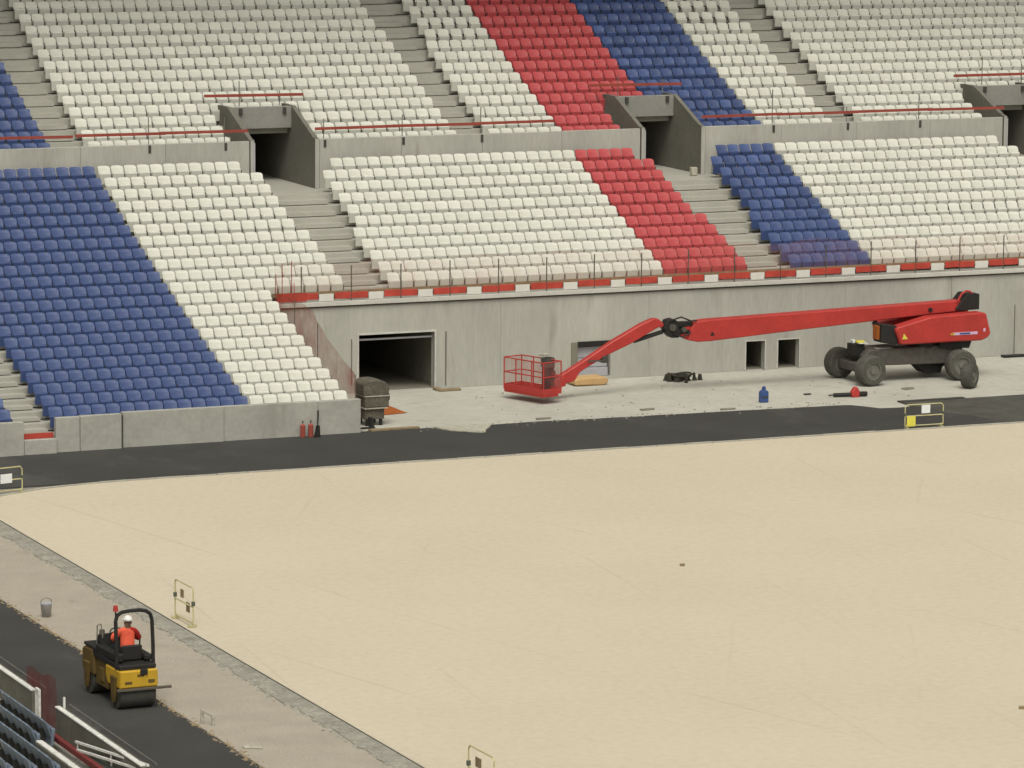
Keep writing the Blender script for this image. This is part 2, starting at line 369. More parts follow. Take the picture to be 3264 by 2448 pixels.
# ---- big front wall with openings
fw = thing('front_wall', 'tall grey concrete wall with openings behind the red boom lift', 'wall', (5,0,0))
T = .28; TOP = 3.10
def fwbox(x0, x1, z0, z1): MB().box(x0, x1, 0, T, z0, z1).build('wall_panel', 'concrete_wall', fw)
xs = [(-8.9,-5.80,0),(-5.80,-2.96,2.02),(-2.96,-.45,0),(-.443,2.36,0),(2.36,3.82,1.32),(3.82,5.3,0),(5.307,9.2,0),(9.2,9.95,1.06),(9.95,10.49,0),(10.49,11.34,1.06),(11.34,13.2,0),(13.207,17.6,0),(17.62,21.6,0),(21.607,27.6,0),(27.607,33.6,0),(33.607,45,0)]
for a, b, z in xs: fwbox(a, b, z, TOP)
fwbox(2.36, 3.82, 0, .10)
MB().box(-8.9,45,-.11,.12,TOP+.002,3.255).build('coping', 'coping', fw, bevel=.012)
MB().box(-8.9,45,-.055,-.002,TOP-.05,TOP-.002).build('drip_edge', 'dark_steel', fw)
# rooms behind the openings
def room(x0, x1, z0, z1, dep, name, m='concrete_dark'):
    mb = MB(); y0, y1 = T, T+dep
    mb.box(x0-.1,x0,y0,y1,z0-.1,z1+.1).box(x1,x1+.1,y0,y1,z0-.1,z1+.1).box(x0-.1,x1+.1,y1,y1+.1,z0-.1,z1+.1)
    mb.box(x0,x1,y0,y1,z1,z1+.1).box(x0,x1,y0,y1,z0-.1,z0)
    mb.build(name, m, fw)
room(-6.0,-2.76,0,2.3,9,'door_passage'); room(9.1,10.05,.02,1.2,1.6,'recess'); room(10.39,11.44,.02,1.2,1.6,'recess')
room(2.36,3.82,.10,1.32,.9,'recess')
df = MB().box(-5.86,-5.80,-.035,.05,0,2.08).box(-2.96,-2.90,-.035,.05,0,2.08).box(-5.80,-2.96,-.035,.05,2.02,2.08).build('door_frame', 'coping', fw)
MB().box(-5.79,-2.97,.16,.22,1.80,1.86).build('door_rail', 'grey_plastic', fw)
MB().box(-2.55,-2.51,-.03,0,.1,2.0).build('conduit', 'steel', fw); MB().box(-6.08,-6.05,-.03,0,.3,1.9).build('conduit', 'steel', fw)
for a, b in ((9.2,9.95),(10.49,11.34)):
    MB().box(a-.05,a,-.02,.03,0.02,1.10).box(b,b+.05,-.02,.03,.02,1.10).box(a,b,-.02,.03,1.06,1.10).build('opening_surround', 'coping', fw)
MB().box(2.28,2.52,-.03,.1,.1,1.36).build('opening_jamb', 'concrete_dark', fw); MB().box(2.52,3.85,-.03,.1,1.20,1.38).build('opening_surround', 'black', fw)  # dark jamb and black bar paint in the opening's left and top shading
for i, (z0, z1, dy) in enumerate(((.11,.42,0),(.44,.76,.06),(.78,1.16,.10))):
    tag(MB().box(2.56,3.74,.05+dy,.16+dy,z0,z1).build('panel_sheet', 'sheet', bevel=.008),
        ('lowest','middle','topmost')[i]+' pale grey sheet stacked inside the wall opening behind the jib', 'sheet', None)
MB().box(17.6,17.62,.05,T,0,TOP).build('joint_filler', 'dark_steel', fw)

# ---- low wall in front of the lower-left block
lw = thing('low_wall', 'low grey concrete wall of panels in front of the blue and white seats', 'wall', (-14,-8.1,0))
for a, b, y, z in ((-45,-20.42,-8.40,1.06),(-20.40,-19.33,-8.36,.46),(-19.31,-18.52,-8.22,1.10),(-18.50,-17.12,-8.20,1.11),(-17.05,-13.62,-8.08,1.13),(-13.60,-10.36,-8.02,1.12),(-10.34,-8.84,-7.98,1.10)):
    MB().box(a, b, y, y+.22, -.1, z).build('wall_panel', 'concrete', lw, bevel=.012)
MB().box(-17.115,-17.055,-8.14,-7.95,.02,1.05).build('joint_filler', 'dark_steel', lw)
# side wall of the block, stepped top
prof = [(-7.9,0),(0,0),(0,3.1)]
for k in range(9,-1,-1): prof += [(Yk(k)+.18, tread(k)-.01),(Yk(k)-.62, tread(k)-.01)]
tag(MB().prism(prof, -8.94, -8.86, 'x').build('block_side_wall', 'concrete'), 'stepped concrete side wall at the end of the lower white seats', 'wall')
tag(MB().box(-20.38,-19.36,-8.10,-8.02,.44,.62).build('red_plank', 'red_board', bevel=.006), 'short red plank closing the aisle gap in the low wall', 'plank')

# ---- parapet walls between the tiers
for i, (a, b, lab) in enumerate(((-45,-6.43,'concrete parapet above the blue seats beside the first stair portal'),
                             (-3.72,9.26,'concrete parapet between the two stair portals above white and red seats'),
                             (11.98,24.96,'concrete parapet above the white seats beyond the red and blue ones'),
                             (27.68,45,'concrete parapet beyond the third stair portal'))):
    pw = thing('parapet_wall', lab, 'wall', ((a+b)/2,9.4,6), group='parapets between the tiers')
    n = max(1, round((b-a)/3.25))
    for q in range(n):
        p0, p1 = a+(b-a)*q/n, a+(b-a)*(q+1)/n
        MB().box(p0+.004, p1-.004, 9.30, 9.50, 5.95, 7.955+random.uniform(-.006,.006)).build('wall_panel', 'concrete_wall', pw, bevel=.01)

# ---- stair portals
for i, c in enumerate(VOMS):
    lab = ('concrete stair portal opening between white seats of the upper tier', 'concrete stair portal opening between red and blue seats', 'concrete stair portal opening beyond the long white rows')[i]
    v = thing('stair_portal', lab, 'portal', (c,9.4,6.15), group='stair portals through the upper tier')
    xi0, xi1 = c-1.175, c+1.175
    pr = [(9.27,5.9),(17,5.9),(17,9.0),(11.75,9.0),(9.5,8.03),(9.27,7.99)]
    MB().prism(pr, xi0-.16, xi0, 'x').build('side_wall', 'concrete_port_shade', v); MB().prism(pr, xi1, xi1+.16, 'x').build('side_wall', 'concrete_port_shade', v)
    MB().box(xi1+.004,xi1+.156,9.245,9.266,6.16,7.975).build('jamb', 'concrete_wall', v); MB().box(xi0-.156,xi0-.04,9.245,9.266,6.16,7.975).build('jamb', 'concrete_wall', v)
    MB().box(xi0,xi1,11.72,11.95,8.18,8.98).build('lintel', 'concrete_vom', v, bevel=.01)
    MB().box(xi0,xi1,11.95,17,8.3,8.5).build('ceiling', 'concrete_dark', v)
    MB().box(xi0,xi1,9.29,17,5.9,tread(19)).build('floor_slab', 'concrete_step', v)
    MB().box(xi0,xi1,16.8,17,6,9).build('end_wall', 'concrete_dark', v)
    MB().box(xi0-.035,xi0+.012,9.235,9.27,6.15,7.9).build('corner_strip', 'grey_plastic', v)
    for px in (xi0+.28, xi1-.35):
        MB().box(px,px+.12,11.64,11.72,8.72,8.95).build('bracket', 'dark_steel', v)
tag(MB().box(11.16,11.40,8.70,8.94,6.155,6.48).build('grey_block', 'stone', bevel=.03), 'pale block standing on the landing of the portal between red and blue seats', 'block')

# ------------------------------------------------------------------ seats
def seat_parts():
    """tip-up seat facing -Y, origin on the tread below the backrest"""
    nu, nv = 7, 6; P = []; F = []
    def pt(u, v, back):
        hw = .232 - .030*(1-v)
        if v > .7: hw -= .020*((v-.7)/.3)**2
        x = u*hw; z = .36+.44*v
        if v == 1: z -= .028*abs(u)**4
        y = -.115 + .165*v - .040*u*u*(1-.3*v) + .030*(1 if v == 1 else 0)
        return (x, y+(.034 if back else 0)+(.02*(v == 1) if back else 0), z)
    for back in (0,1):
        for j in range(nv):
            for i in range(nu): P.append(pt(-1+2*i/(nu-1), j/(nv-1), back))
    def id_(b, j, i): return b*nu*nv + j*nu + i
    for j in range(nv-1):
        for i in range(nu-1):
            F.append((id_(0,j,i),id_(0,j,i+1),id_(0,j+1,i+1),id_(0,j+1,i)))
            F.append((id_(1,j,i+1),id_(1,j,i),id_(1,j+1,i),id_(1,j+1,i+1)))
    for i in range(nu-1):
        F.append((id_(0,nv-1,i),id_(0,nv-1,i+1),id_(1,nv-1,i+1),id_(1,nv-1,i))); F.append((id_(1,0,i),id_(1,0,i+1),id_(0,0,i+1),id_(0,0,i)))
    for j in range(nv-1):
        F.append((id_(0,j,0),id_(0,j+1,0),id_(1,j+1,0),id_(1,j,0))); F.append((id_(1,j,nu-1),id_(1,j+1,nu-1),id_(0,j+1,nu-1),id_(0,j,nu-1)))
    back = MB().add(P, F)
    pan = MB()                                     # folded-up seat pan with a rolled top edge
    poly = [(-.10,.15),(-.160,.16),(-.218,.52),(-.204,.560),(-.160,.572),(-.130,.54)]
    n = len(poly); Q = []; xs_ = (-.205,-.19,.19,.205)
    for q, x in enumerate(xs_):
        cy, cz = -.155, .38; s_ = .86 if q in (0,3) else 1
        Q += [(x, cy+(a-cy)*s_, cz+(b-cz)*s_) for a, b in poly]
    fs = []
    for q in range(3):
        for a in range(n): fs.append((q*n+a, q*n+(a+1)%n, (q+1)*n+(a+1)%n, (q+1)*n+a))
    fs += [tuple(range(n-1,-1,-1)), tuple(range(3*n,4*n))]
    pan.add(Q, fs)
    br = MB().box(.226,.256,-.150,.02,.12,.50).box(.226,.256,.02,.17,.30,.36).box(.226,.256,.02,.08,.0,.30)
    return back, pan, br
SB, SP, SBR = seat_parts()
seat_me = {}
for cname, mk in (('white','seat_white'),('blue','seat_blue'),('red','seat_red'),('grey','seat_grey')):
    seat_me[cname] = (shared(SB,'backrest',mk,smooth=False), shared(SP,'seat_pan',mk))
bracket_me = shared(SBR, 'bracket', 'dark_steel')
ONES = 'zeroth first second third fourth fifth sixth seventh eighth ninth tenth eleventh twelfth thirteenth fourteenth fifteenth sixteenth seventeenth eighteenth nineteenth'.split()
def ordinal(n):
    if n < 20: return ONES[n]
    t_ = {2:('twentieth','twenty'),3:('thirtieth','thirty'),4:('fortieth','forty')}[n//10]
    return t_[0] if n % 10 == 0 else t_[1]+'-'+ONES[n % 10]
# block: (row base, first row, counted from, count reversed, group)
BLK = {
 'A_white': ('low wall', 0, 'the blue seats', 0, 'white seats above the low wall'),
 'A_blue': ('low wall', 0, 'the white seats', 1, 'blue seats above the low wall'),
 'A2_blue': ('low wall', 0, 'the aisle', 1, 'blue seats across the low wall aisle'),
 'C_white': ('guard rail', 10, 'the red seats', 1, 'white seats above the front wall beside the red ones'),
 'C_red': ('guard rail', 10, 'the white seats', 0, 'red seats in the lower strip'),
 'R_blue': ('guard rail', 10, 'the white seats', 1, 'blue seats in the narrow lower strip'),
 'R_white': ('guard rail', 10, 'the blue seats', 0, 'white seats above the lift body'),
 'U1_white': ('parapet', 21, 'the upper aisle', 1, 'white seats in the wide upper block'),
 'U2_white': ('parapet', 21, 'the red seats', 1, 'white seats in the upper strip beside red'),
 'U_red': ('parapet', 21, 'the white seats', 0, 'red seats in the upper strip'),
 'U_blue': ('parapet', 21, 'the white seats', 1, 'blue seats in the upper strip beside red'),
 'U3_white': ('parapet', 21, 'the blue seats', 0, 'white seats in the upper strip beside blue'),
 'U4_white': ('parapet', 21, 'the second upper aisle', 0, 'white seats in the far upper block'),
 'U0_blue': ('parapet', 21, 'the first upper aisle', 1, 'blue seats of the upper tier'),
}
seats = []                                           # (colour, block, x, y, z)
def row(block, k, a, b, pitch=.49):
    col = block.split('_')[1]; n = max(1, round((b-a)/pitch)); p = (b-a)/n
    base, k0, ref, rev, grp = BLK[block]
    for i in range(n):
        lab = '%s plastic seat, %s from %s, %s row above the %s' % (col, ordinal(n-i if rev else i+1), ref, ordinal(k-k0+1), base)
        seats.append((col, block, a+p*(i+.5), Yk(k)+random.uniform(-.008,.008), tread(k), random.gauss(0,.03), lab, grp))
for k in range(21):
    lo = k < 15
    if k < 10: row('A_white', k, -12.47, -9.04)
    elif k < 15: row('A_white', k, -12.45, -6.13)
    elif k < 20: row('A_white', k, -12.43, -6.40)
    else: row('A_white', k, -12.41, -7.0)
    row('A_blue', k, -19.28, -12.50)
    row('A2_blue', k, -27.4, -20.5)
    if k >= 10:
        l = -4.47 if lo else (-4.11 if k < 20 else -3.52); xr = 6.12+.016*(k-10)
        row('C_white', k, l, xr); row('C_red', k, xr+.02, 9.48 if lo else (9.20 if k < 20 else 8.69))
        row('R_blue', k, 11.22 if lo else (11.56 if k < 20 else 12.15), 14.50+.012*(k-10))
        row('R_white', k, 14.52+.012*(k-10), 25.1 if lo else (24.9 if k < 20 else 24.4)); row('R_white', k, 28.0, 33.6)
for k in range(21, 41):
    v = k < 24; j = k-21
    r1 = 2.2 if k < 31 else 2.04; l2 = 3.46+.012*j if k < 30 else 3.76
    if v: row('U1_white', k, -12.24, -6.78); row('U1_white', k, -3.42, r1)
    else: row('U1_white', k, -12.24+.012*j, r1)
    row('U2_white', k, l2, 6.5, .49 if k < 30 else .55)
    if v: row('U_red', k, 6.52, 8.92); row('U_blue', k, 12.32, 14.93)
    else: row('U_red', k, 6.52, 11.0); row('U_blue', k, 11.02, 14.93)
    row('U3_white', k, 14.95, 18.0 if k < 31 else 17.86, .49 if k < 31 else .55)
    if v: row('U4_white', k, 19.24, 24.65); row('U4_white', k, 28.0, 33.6)
    else: row('U4_white', k, 19.24+.014*j, 33.6)
    row('U0_blue', k, -27.4, -13.62)
camp = Vector((-59.39,-137,22.49)); fwd = -(cam.matrix_world.to_3x3() @ Vector((0,0,1))); rgt = cam.matrix_world.to_3x3() @ Vector((1,0,0)); upv = cam.matrix_world.to_3x3() @ Vector((0,1,0))
def in_view(p):
    d = Vector(p)-camp; z = d.dot(fwd); return abs(d.dot(rgt)/z) < .1200 and abs(d.dot(upv)/z) < .0905
def dist(s): return (Vector(s[2:5])-camp).length
def join_stuff(name, items, mk, label):
    parts = [(SB,0),(SP,0),(SBR,1)]; V = []; F = []; MI = []
    for s in items:
        for mb, mi in parts:
            o = len(V); V += [(x+s[2], y+s[3], z+s[4]) for x,y,z in mb.v]; F += [tuple(i+o for i in f) for f in mb.f]; MI += [mi]*len(mb.f)
    me = bpy.data.meshes.new(name); me.from_pydata(V, [], F); me.materials.append(M[mk]); me.materials.append(M['dark_steel'])
    me.polygons.foreach_set('material_index', MI); me.update()
    o = bpy.data.objects.new(name, me); C.objects.link(o); o['kind'] = 'stuff'; o['label'] = label; return o
def single(col, block, x, y, z, tilt, lab, grp, rz=0):
    t = thing(col+'_chair', lab, 'chair', (x,y,z), rz, grp)
    b, p = seat_me[col]
    piece(t, 'backrest', b); q = piece(t, 'seat_pan', p); q.rotation_euler.x = tilt*.5; piece(t, 'bracket', bracket_me)
for col, mk in (('white','seat_white'),('blue','seat_blue'),('red','seat_red')):
    S_ = [s for s in seats if s[0] == col]
    vis = sorted([s for s in S_ if in_view(s[2:5])], key=dist); ids = set(id(s) for s in vis[:300])
    for s in vis[:300]: single(*s)
    rest = [s for s in S_ if id(s) not in ids]
    if rest: join_stuff('more_%s_seats' % col, rest, mk, 'the many further %s plastic seats filling the stand' % col)

# ------------------------------------------------------------------ guard rail on the front wall
gr = thing('edge_guard_rail', 'red and white boarded guard rail with thin posts along the front wall top', 'guard rail', (5,0,3.255))
x = -8.55; i = 0
while x < 34:
    MB().cyl((x+.62,-.03,3.255),(x+.62,-.03,4.47+random.uniform(-.03,.06)),.021,6).build('post', 'site_grey', gr)
    zz = 3.33+.004*max(0,x)
    j1, j2 = random.uniform(-.012,.012), random.uniform(-.012,.012)
    for a, b, jz in ((x+.0, x+.60, j1),(x+.635, x+1.23, j2)):
        MB().bar((a,-.045,zz+.115+jz),(b,-.045,zz+.115+jz+random.uniform(-.012,.012)),.035,.225).build('red_board', 'red_board', gr, bevel=.006)
    MB().box(x+1.26,x+1.80,-.07,-.045,zz-.055,zz+.20).build('white_plate', 'white_plate', gr, bevel=.004)
    x += 1.845; i += 1
MB().bar((-8.9,.30,3.50),(34,.30,3.60),.04,.14).build('back_board', 'timber', gr)
nv_ = []; nf = []
NX = 90
for q in range(NX+1):
    xx = -8.9+43*q/NX; yy = .02+.03*math.sin(q*1.3)
    nv_ += [(xx,yy,3.55),(xx,yy+.01,4.1),(xx,yy,4.62+.08*math.sin(q*.9))]
for q in range(NX):
    for r_ in range(2): nf.append((q*3+r_,(q+1)*3+r_,(q+1)*3+r_+1,q*3+r_+1))
tag(MB().add(nv_, nf).build('safety_net', 'net_thin'), 'thin see-through red safety net hung behind the front guard rail', 'net')
# sloping side guard with denser net
sg = thing('side_guard', 'sloping guard with reddish net at the end of the lower white seats', 'guard', (-8.8,-4,1))
pts = [(.05,3.66),(-1.75,3.60),(-3.45,3.48),(-3.95,3.08),(-5.14,2.55),(-7.42,1.82)]
bot = [(.05,3.1),(-1.75,2.5),(-3.45,1.95),(-3.95,1.75),(-5.14,1.35),(-7.5,.75)]
V = []; F = []
sub = 6
for q in range(len(pts)-1):
    for t_ in range(sub):
        f_ = t_/sub; a = [pts[q][e]+(pts[q+1][e]-pts[q][e])*f_ for e in (0,1)]; b = [bot[q][e]+(bot[q+1][e]-bot[q][e])*f_ for e in (0,1)]
        bul = .04*math.sin((q*sub+t_)*1.1)
        V += [(-8.80+bul*.3, a[0], a[1]+random.uniform(-.03,.03)), (-8.79+bul, (a[0]+b[0])/2, (a[1]+b[1])/2), (-8.80, b[0], b[1])]
V += [(-8.80,*pts[-1]),(-8.8,(pts[-1][0]+bot[-1][0])/2,(pts[-1][1]+bot[-1][1])/2),(-8.80,*bot[-1])]
for q in range(len(V)//3-1):
    for r_ in range(2): F.append((q*3+r_,(q+1)*3+r_,(q+1)*3+r_+1,q*3+r_+1))
MB().add(V, F).build('net', 'net_side', sg)
for a, b in zip(pts[1::2], bot[1::2]): MB().cyl((-8.82,b[0],b[1]),(-8.82,a[0],a[1]),.016,6).build('post', 'site_grey', sg)
for xx, hh in ((-8.86,4.3),(-8.62,4.62),(-8.28,4.72),(-8.18,3.95)): MB().cyl((xx,0.0,3.26),(xx,0.0,hh),.014,6).build('post', 'red_rail', sg)
MB().bar((-8.83,-.05,3.45),(-7.75,-.05,3.45),.05,.30).build('corner_board', 'red_board', sg)

# ---- red rails above the parapets
def rail(x0, x1, y, z, posts, lab, zp=.62, base=7.95, sag=.02):
    t = thing('parapet_rail', lab, 'guard rail', ((x0+x1)/2, y, base), group='red rails over the parapets and portals')
    n = max(1, round((x1-x0)/3.2)); 
    for q in range(n):
        a, b = x0+(x1-x0)*q/n-.12*(q > 0), x0+(x1-x0)*(q+1)/n+.12*(q < n-1); dy = -.02*(q % 2)
        MB().bar((a,y+dy,z+random.uniform(-sag,sag)),(b,y+dy,z+random.uniform(-sag,sag)),.03,.105).build('rail_board', 'red_rail', t)
    for px, ph in posts:
        MB().cyl((px,y+.03,base),(px,y+.03,base+ph),.018,6).build('post', 'steel', t); MB().box(px-.05,px+.05,y-.12,y-.03,base-.30,base-.02).build('clamp', 'dark_steel', t)
rail(-22,-13.1,9.4,8.33,((-16,.7),(-19,.7)),'red rail on the parapet beside the upper blue seats')
rail(-13.0,-6.45,9.4,8.345,((-10.25,1.0),(-7.35,.9)),'red rail on the parapet up to the first portal')
rail(-3.85,5.72,9.4,8.335,((-3.5,.75),(-.4,.8),(2.75,1.0)),'red rail on the parapet between first portal and red seats')
rail(11.88,25.05,9.4,8.33,((14.89,1.35),(18.1,.6),(21.27,1.0)),'red rail on the parapet beyond the upper blue seats')
rail(-7.12,-3.22,12.3,9.37,((-5.74,.95),(-4.15,.55)),'short red rail over the portal between white seats',base=8.97)
rail(8.5,12.4,12.3,9.37,((9.7,.8),(11.6,.6)),'short red rail over the portal between red and blue seats',base=8.97)
rail(24.4,29.0,12.3,9.37,((25.7,1.1),(27.5,.8)),'short red rail over the portal beyond the long white rows',base=8.97)

# ------------------------------------------------------------------ boom lift
def wheel(parent, loc, axis, r, wd, lug=0):
    wr = MB().lathe([(r*.60,-wd*.5),(r*.90,-wd*.5),(r*.985,-wd*.36),(r,-wd*.12),(r,wd*.12),(r*.985,wd*.36),(r*.90,wd*.5),(r*.60,wd*.5)], loc, axis, 44).build('tyre', 'rubber', None)
    if parent is not None: wr.parent = parent; 
    l = Vector(loc); ax = Vector(axis).normalized()
    rm = MB().cyl(l-ax*wd*.36, l+ax*wd*.36, r*.61, 20).cyl(l-ax*wd*.46,l+ax*wd*.46,r*.22,12)
    rm.lathe([(r*.52,-wd*.47),(r*.61,-wd*.47),(r*.61,wd*.47),(r*.52,wd*.47)], loc, axis, 20)
    ro = rm.build('rim', 'rim', None); ro.parent = wr
    if not lug: return wr
    tr = MB(); e1 = ax.cross(Vector((0,0,1))).normalized(); e2 = ax.cross(e1)
    for q in range(22):
        t_ = 2*math.pi*q/22
        for sd_ in (-1,1):
            tt = t_+(.07 if sd_ > 0 else 0); d_ = e1*math.cos(tt)+e2*math.sin(tt); tg = -e1*math.sin(tt)+e2*math.cos(tt)
            p = l+d_*(r*.995)
            tr.bar(p+ax*sd_*wd*.04, p+ax*sd_*wd*.46-d_*r*.03+tg*.05, .05, lug, up=d_)
    to = tr.build('tread_lugs', 'rubber', None); to.parent = wr
    return wr
L0 = (13.5,-3.7,0)
lift = thing('boom_lift', 'red telescopic boom lift with folded jib and basket on concrete apron', 'boom lift', L0)
def LB(): return MB()
for (X_, Y_) in ((11.62,-2.62),(11.70,-4.80),(15.25,-2.72),(15.38,-4.72)):
    wh = wheel(lift, (X_-L0[0], Y_-L0[1], .545), (.10,-1,0) if X_ < 13 else (-.12,-1,0), .545, .52)
ch = MB().prism([(11.85,.62),(15.2,.55),(15.7,.75),(15.7,1.10),(15.2,1.22),(11.95,1.18),(11.75,.95)], -4.30, -3.10).build('chassis', 'lift_dark', lift, bevel=.03)
MB().box(11.45,11.85,-4.55,-2.85,.40,.72).build('front_axle', 'lift_dark', lift, bevel=.03)
MB().box(15.12,15.55,-4.5,-2.9,.40,.72).build('rear_axle', 'lift_dark', lift, bevel=.03)
MB().prism([(14.0,.55),(15.1,.55),(15.0,.18),(14.4,.18)], -4.0,-3.3).build('belly_plate', 'black', lift, bevel=.02)
MB().box(11.5,11.95,-3.9,-3.4,.95,1.36).cyl((11.5,-3.95,1.0),(11.42,-3.95,1.5),.03,8).build('front_bracket', 'black', lift, bevel=.02)
MB().box(11.42,11.52,-3.98,-3.8,1.42,1.54).box(11.66,12.02,-4.05,-3.7,1.385,1.40).build('white_rag', 'sign_white', lift, bevel=.004)
MB().box(11.62,11.92,-3.95,-3.75,1.41,1.48).build('yellow_strap', 'sign_yellow', lift, bevel=.006)
MB().box(12.3,12.9,-4.2,-3.9,1.19,1.215).build('deck_step', 'coping', lift)
MB().cyl((14.3,-3.7,1.15),(14.3,-3.7,1.36),.62,24).build('turntable', 'black', lift)
MB().prism([(14.7,1.14),(15.9,1.08),(16.0,1.34),(14.7,1.36)], -4.4,-3.0).build('turntable_skirt', 'black', lift)
hood = MB().prism([(13.02,1.36),(16.30,1.36),(16.56,1.46),(16.66,1.60),(16.46,2.33),(16.30,2.37),(14.22,2.30),(12.84,1.98),(12.80,1.86)], -4.62, -4.08).build('hood', 'lift_red', lift, bevel=.045)
MB().prism([(13.02,1.36),(16.30,1.36),(16.56,1.46),(16.66,1.60),(16.46,2.33),(16.30,2.37),(14.22,2.30),(12.84,1.98),(12.80,1.86)], -3.30, -2.78).build('hood', 'lift_red', lift, bevel=.045)
MB().box(14.2,16.5,-4.08,-3.30,1.37,1.75).build('counterweight', 'lift_red', lift, bevel=.04)
MB().prism([(12.28,1.46),(12.85,1.36),(12.95,1.38),(12.95,2.02),(12.32,2.10)], -4.48,-3.9).build('engine_panel', 'black', lift, bevel=.02)
MB().box(12.20,12.30,-4.35,-4.0,1.55,2.04).build('side_lamp_panel', 'orange', lift, bevel=.01)
MB().prism([(15.55,2.44),(16.02,2.98),(16.50,2.96),(16.50,2.40),(15.75,2.38)], -4.02,-3.28).build('rear_cover', 'black', lift, bevel=.015)
MB().tube([(15.62,-3.98,2.72),(15.78,-3.98,2.98),(15.95,-3.98,3.08),(16.12,-3.98,3.06),(16.2,-3.98,2.98)], .035, 8).build('guard_hoop', 'lift_red', lift)
boom = MB().prism([(4.98,1.83),(5.35,1.75),(5.85,1.75),(9.5,1.99),(13.0,2.20),(15.95,2.36),(15.98,2.74),(5.75,2.50),(5.25,2.46),(5.1,2.2)], -3.92, -3.42).build('boom', 'lift_red', lift, bevel=.03)
MB().prism([(5.9,2.1),(6.02,1.95),(5.84,1.95)], -3.93,-3.90).build('boom_mark', 'black', boom)
MB().cyl((14.55,-3.97,2.46),(14.55,-3.85,2.46),.08,10).build('pivot_pin', 'black', boom)
MB().bar((13.1,-3.7,1.5),(12.4,-3.7,2.1),.16,.16).build('lift_cylinder', 'dark_steel', lift)
kn = MB().prism([(4.08,2.30),(4.22,2.56),(4.45,2.60),(4.62,2.50),(4.72,2.05),(4.66,1.93),(4.38,1.93),(4.25,2.05)], -3.86,-3.46).box(4.55,5.2,-3.82,-3.5,2.30,2.46).box(4.6,5.15,-3.82,-3.5,2.05,2.18).build('knuckle', 'black', lift, bevel=.02)
MB().cyl((4.4,-3.92,2.3),(4.4,-3.40,2.3),.13,12).cyl((4.85,-3.9,2.2),(4.85,-3.42,2.2),.09,10).build('knuckle_pin', 'lift_dark', kn)
MB().tube([(4.3,-3.9,2.55),(4.7,-3.92,2.66),(5.1,-3.9,2.5),(5.3,-3.93,2.52)], .03, 6).tube([(4.4,-3.9,2.1),(4.75,-3.93,1.95),(5.1,-3.9,2.1)], .028, 6).build('hydraulic_hose', 'black', kn)
MB().prism([(4.75,1.95),(5.1,1.82),(5.2,2.3),(4.95,2.4)], -3.80,-3.52).build('boom_head', 'lift_red', lift, bevel=.02)
jib = MB().prism([(.10,.76),(1.06,1.29),(2.16,1.92),(3.26,2.47),(3.72,2.64),(3.90,2.62),(4.12,2.42),(4.06,2.30),(3.9,2.32),(2.86,1.80),(1.91,1.42),(.92,.90),(.72,.60),(.30,.50)], -3.80,-3.52).build('jib', 'lift_red', lift, bevel=.03)
MB().cyl((3.0,-3.66,1.86),(4.1,-3.66,2.14),.075,10).cyl((3.9,-3.66,2.1),(4.35,-3.66,2.2),.045,8).build('jib_cylinder', 'black', lift)
MB().box(1.75,1.95,-3.84,-3.48,1.18,1.42).build('jib_clamp', 'dark_steel', jib, bevel=.02)
MB().box(1.2,1.9,-3.835,-3.818,1.24,1.30).build('jib_hose_guard', 'lift_dark', jib)
# basket: long side across the jib
bc = Vector((-.84,-3.72,0)); ba = R(109)
ex = Vector((math.cos(ba), math.sin(ba), 0)); ey = Vector((-math.sin(ba), math.cos(ba), 0))
def bp(u, v, z): p = bc+ex*u+ey*v; return (p.x, p.y, z)
BL, BW, BZ0, BZ1 = 1.0, .41, .34, 1.44
fl = MB(); P = [bp(u,v,z) for z in (BZ0-.10,BZ0) for u,v in ((-BL,-BW*.7),(-BL*.8,-BW),(BL*.8,-BW),(BL,-BW*.7),(BL,BW),(-BL,BW))]
fl.add(P, [(i,(i+1)%6,6+(i+1)%6,6+i) for i in range(6)]+[(5,4,3,2,1,0),(6,7,8,9,10,11)])
bk = fl.build('basket_floor', 'lift_red', lift, bevel=.015)
for (u0,v0,u1,v1) in ((-BL,-BW,BL,-BW),(BL,-BW,BL,BW),(BL,BW,-BL,BW),(-BL,BW,-BL,-BW)):
    MB().bar(bp(u0,v0,BZ0+.09), bp(u1,v1,BZ0+.09), .03, .20).build('toe_board', 'lift_red', bk)
for z in (BZ1,(BZ0+BZ1)/2+.05):
    for (u0,v0,u1,v1) in ((-BL,-BW,BL,-BW),(BL,-BW,BL,BW),(BL,BW,-BL,BW),(-BL,BW,-BL,-BW)):
        MB().cyl(bp(u0,v0,z), bp(u1,v1,z), .022, 6).build('basket_rail', 'lift_red', bk)
for u, v in ((-BL,-BW),(-.4,-BW),(.4,-BW),(BL,-BW),(-BL,BW),(-.4,BW),(.4,BW),(BL,BW)):
    MB().cyl(bp(u,v,BZ0), bp(u,v,BZ1), .022, 6).build('basket_post', 'lift_red', bk)
for (u0,v0,u1,v1) in ((-BL,-BW,BL,-BW),(BL,-BW,BL,BW),(BL,BW,-BL,BW),(-BL,BW,-BL,-BW)):
    MB().add([bp(u0,v0,BZ0+.19),bp(u1,v1,BZ0+.19),bp(u1,v1,BZ1-.02),bp(u0,v0,BZ1-.02)],[(0,1,2,3)]).build('mesh_panel', 'net_basket', bk)
cs = MB().bar(bp(-.35,-.40,BZ0), bp(-.35,-.40,1.50), .34, .30, up=tuple(ex)).build('control_console', 'black', bk, bevel=.02)
MB().bar(bp(-.52,-.40,1.32), bp(-.16,-.40,1.32), .36, .32).build('control_box', 'lift_dark', cs, bevel=.02)
MB().bar(bp(-.25,-.40,1.58), bp(.02,-.40,1.56), .22, .10).build('control_panel', 'stone', cs, bevel=.02)
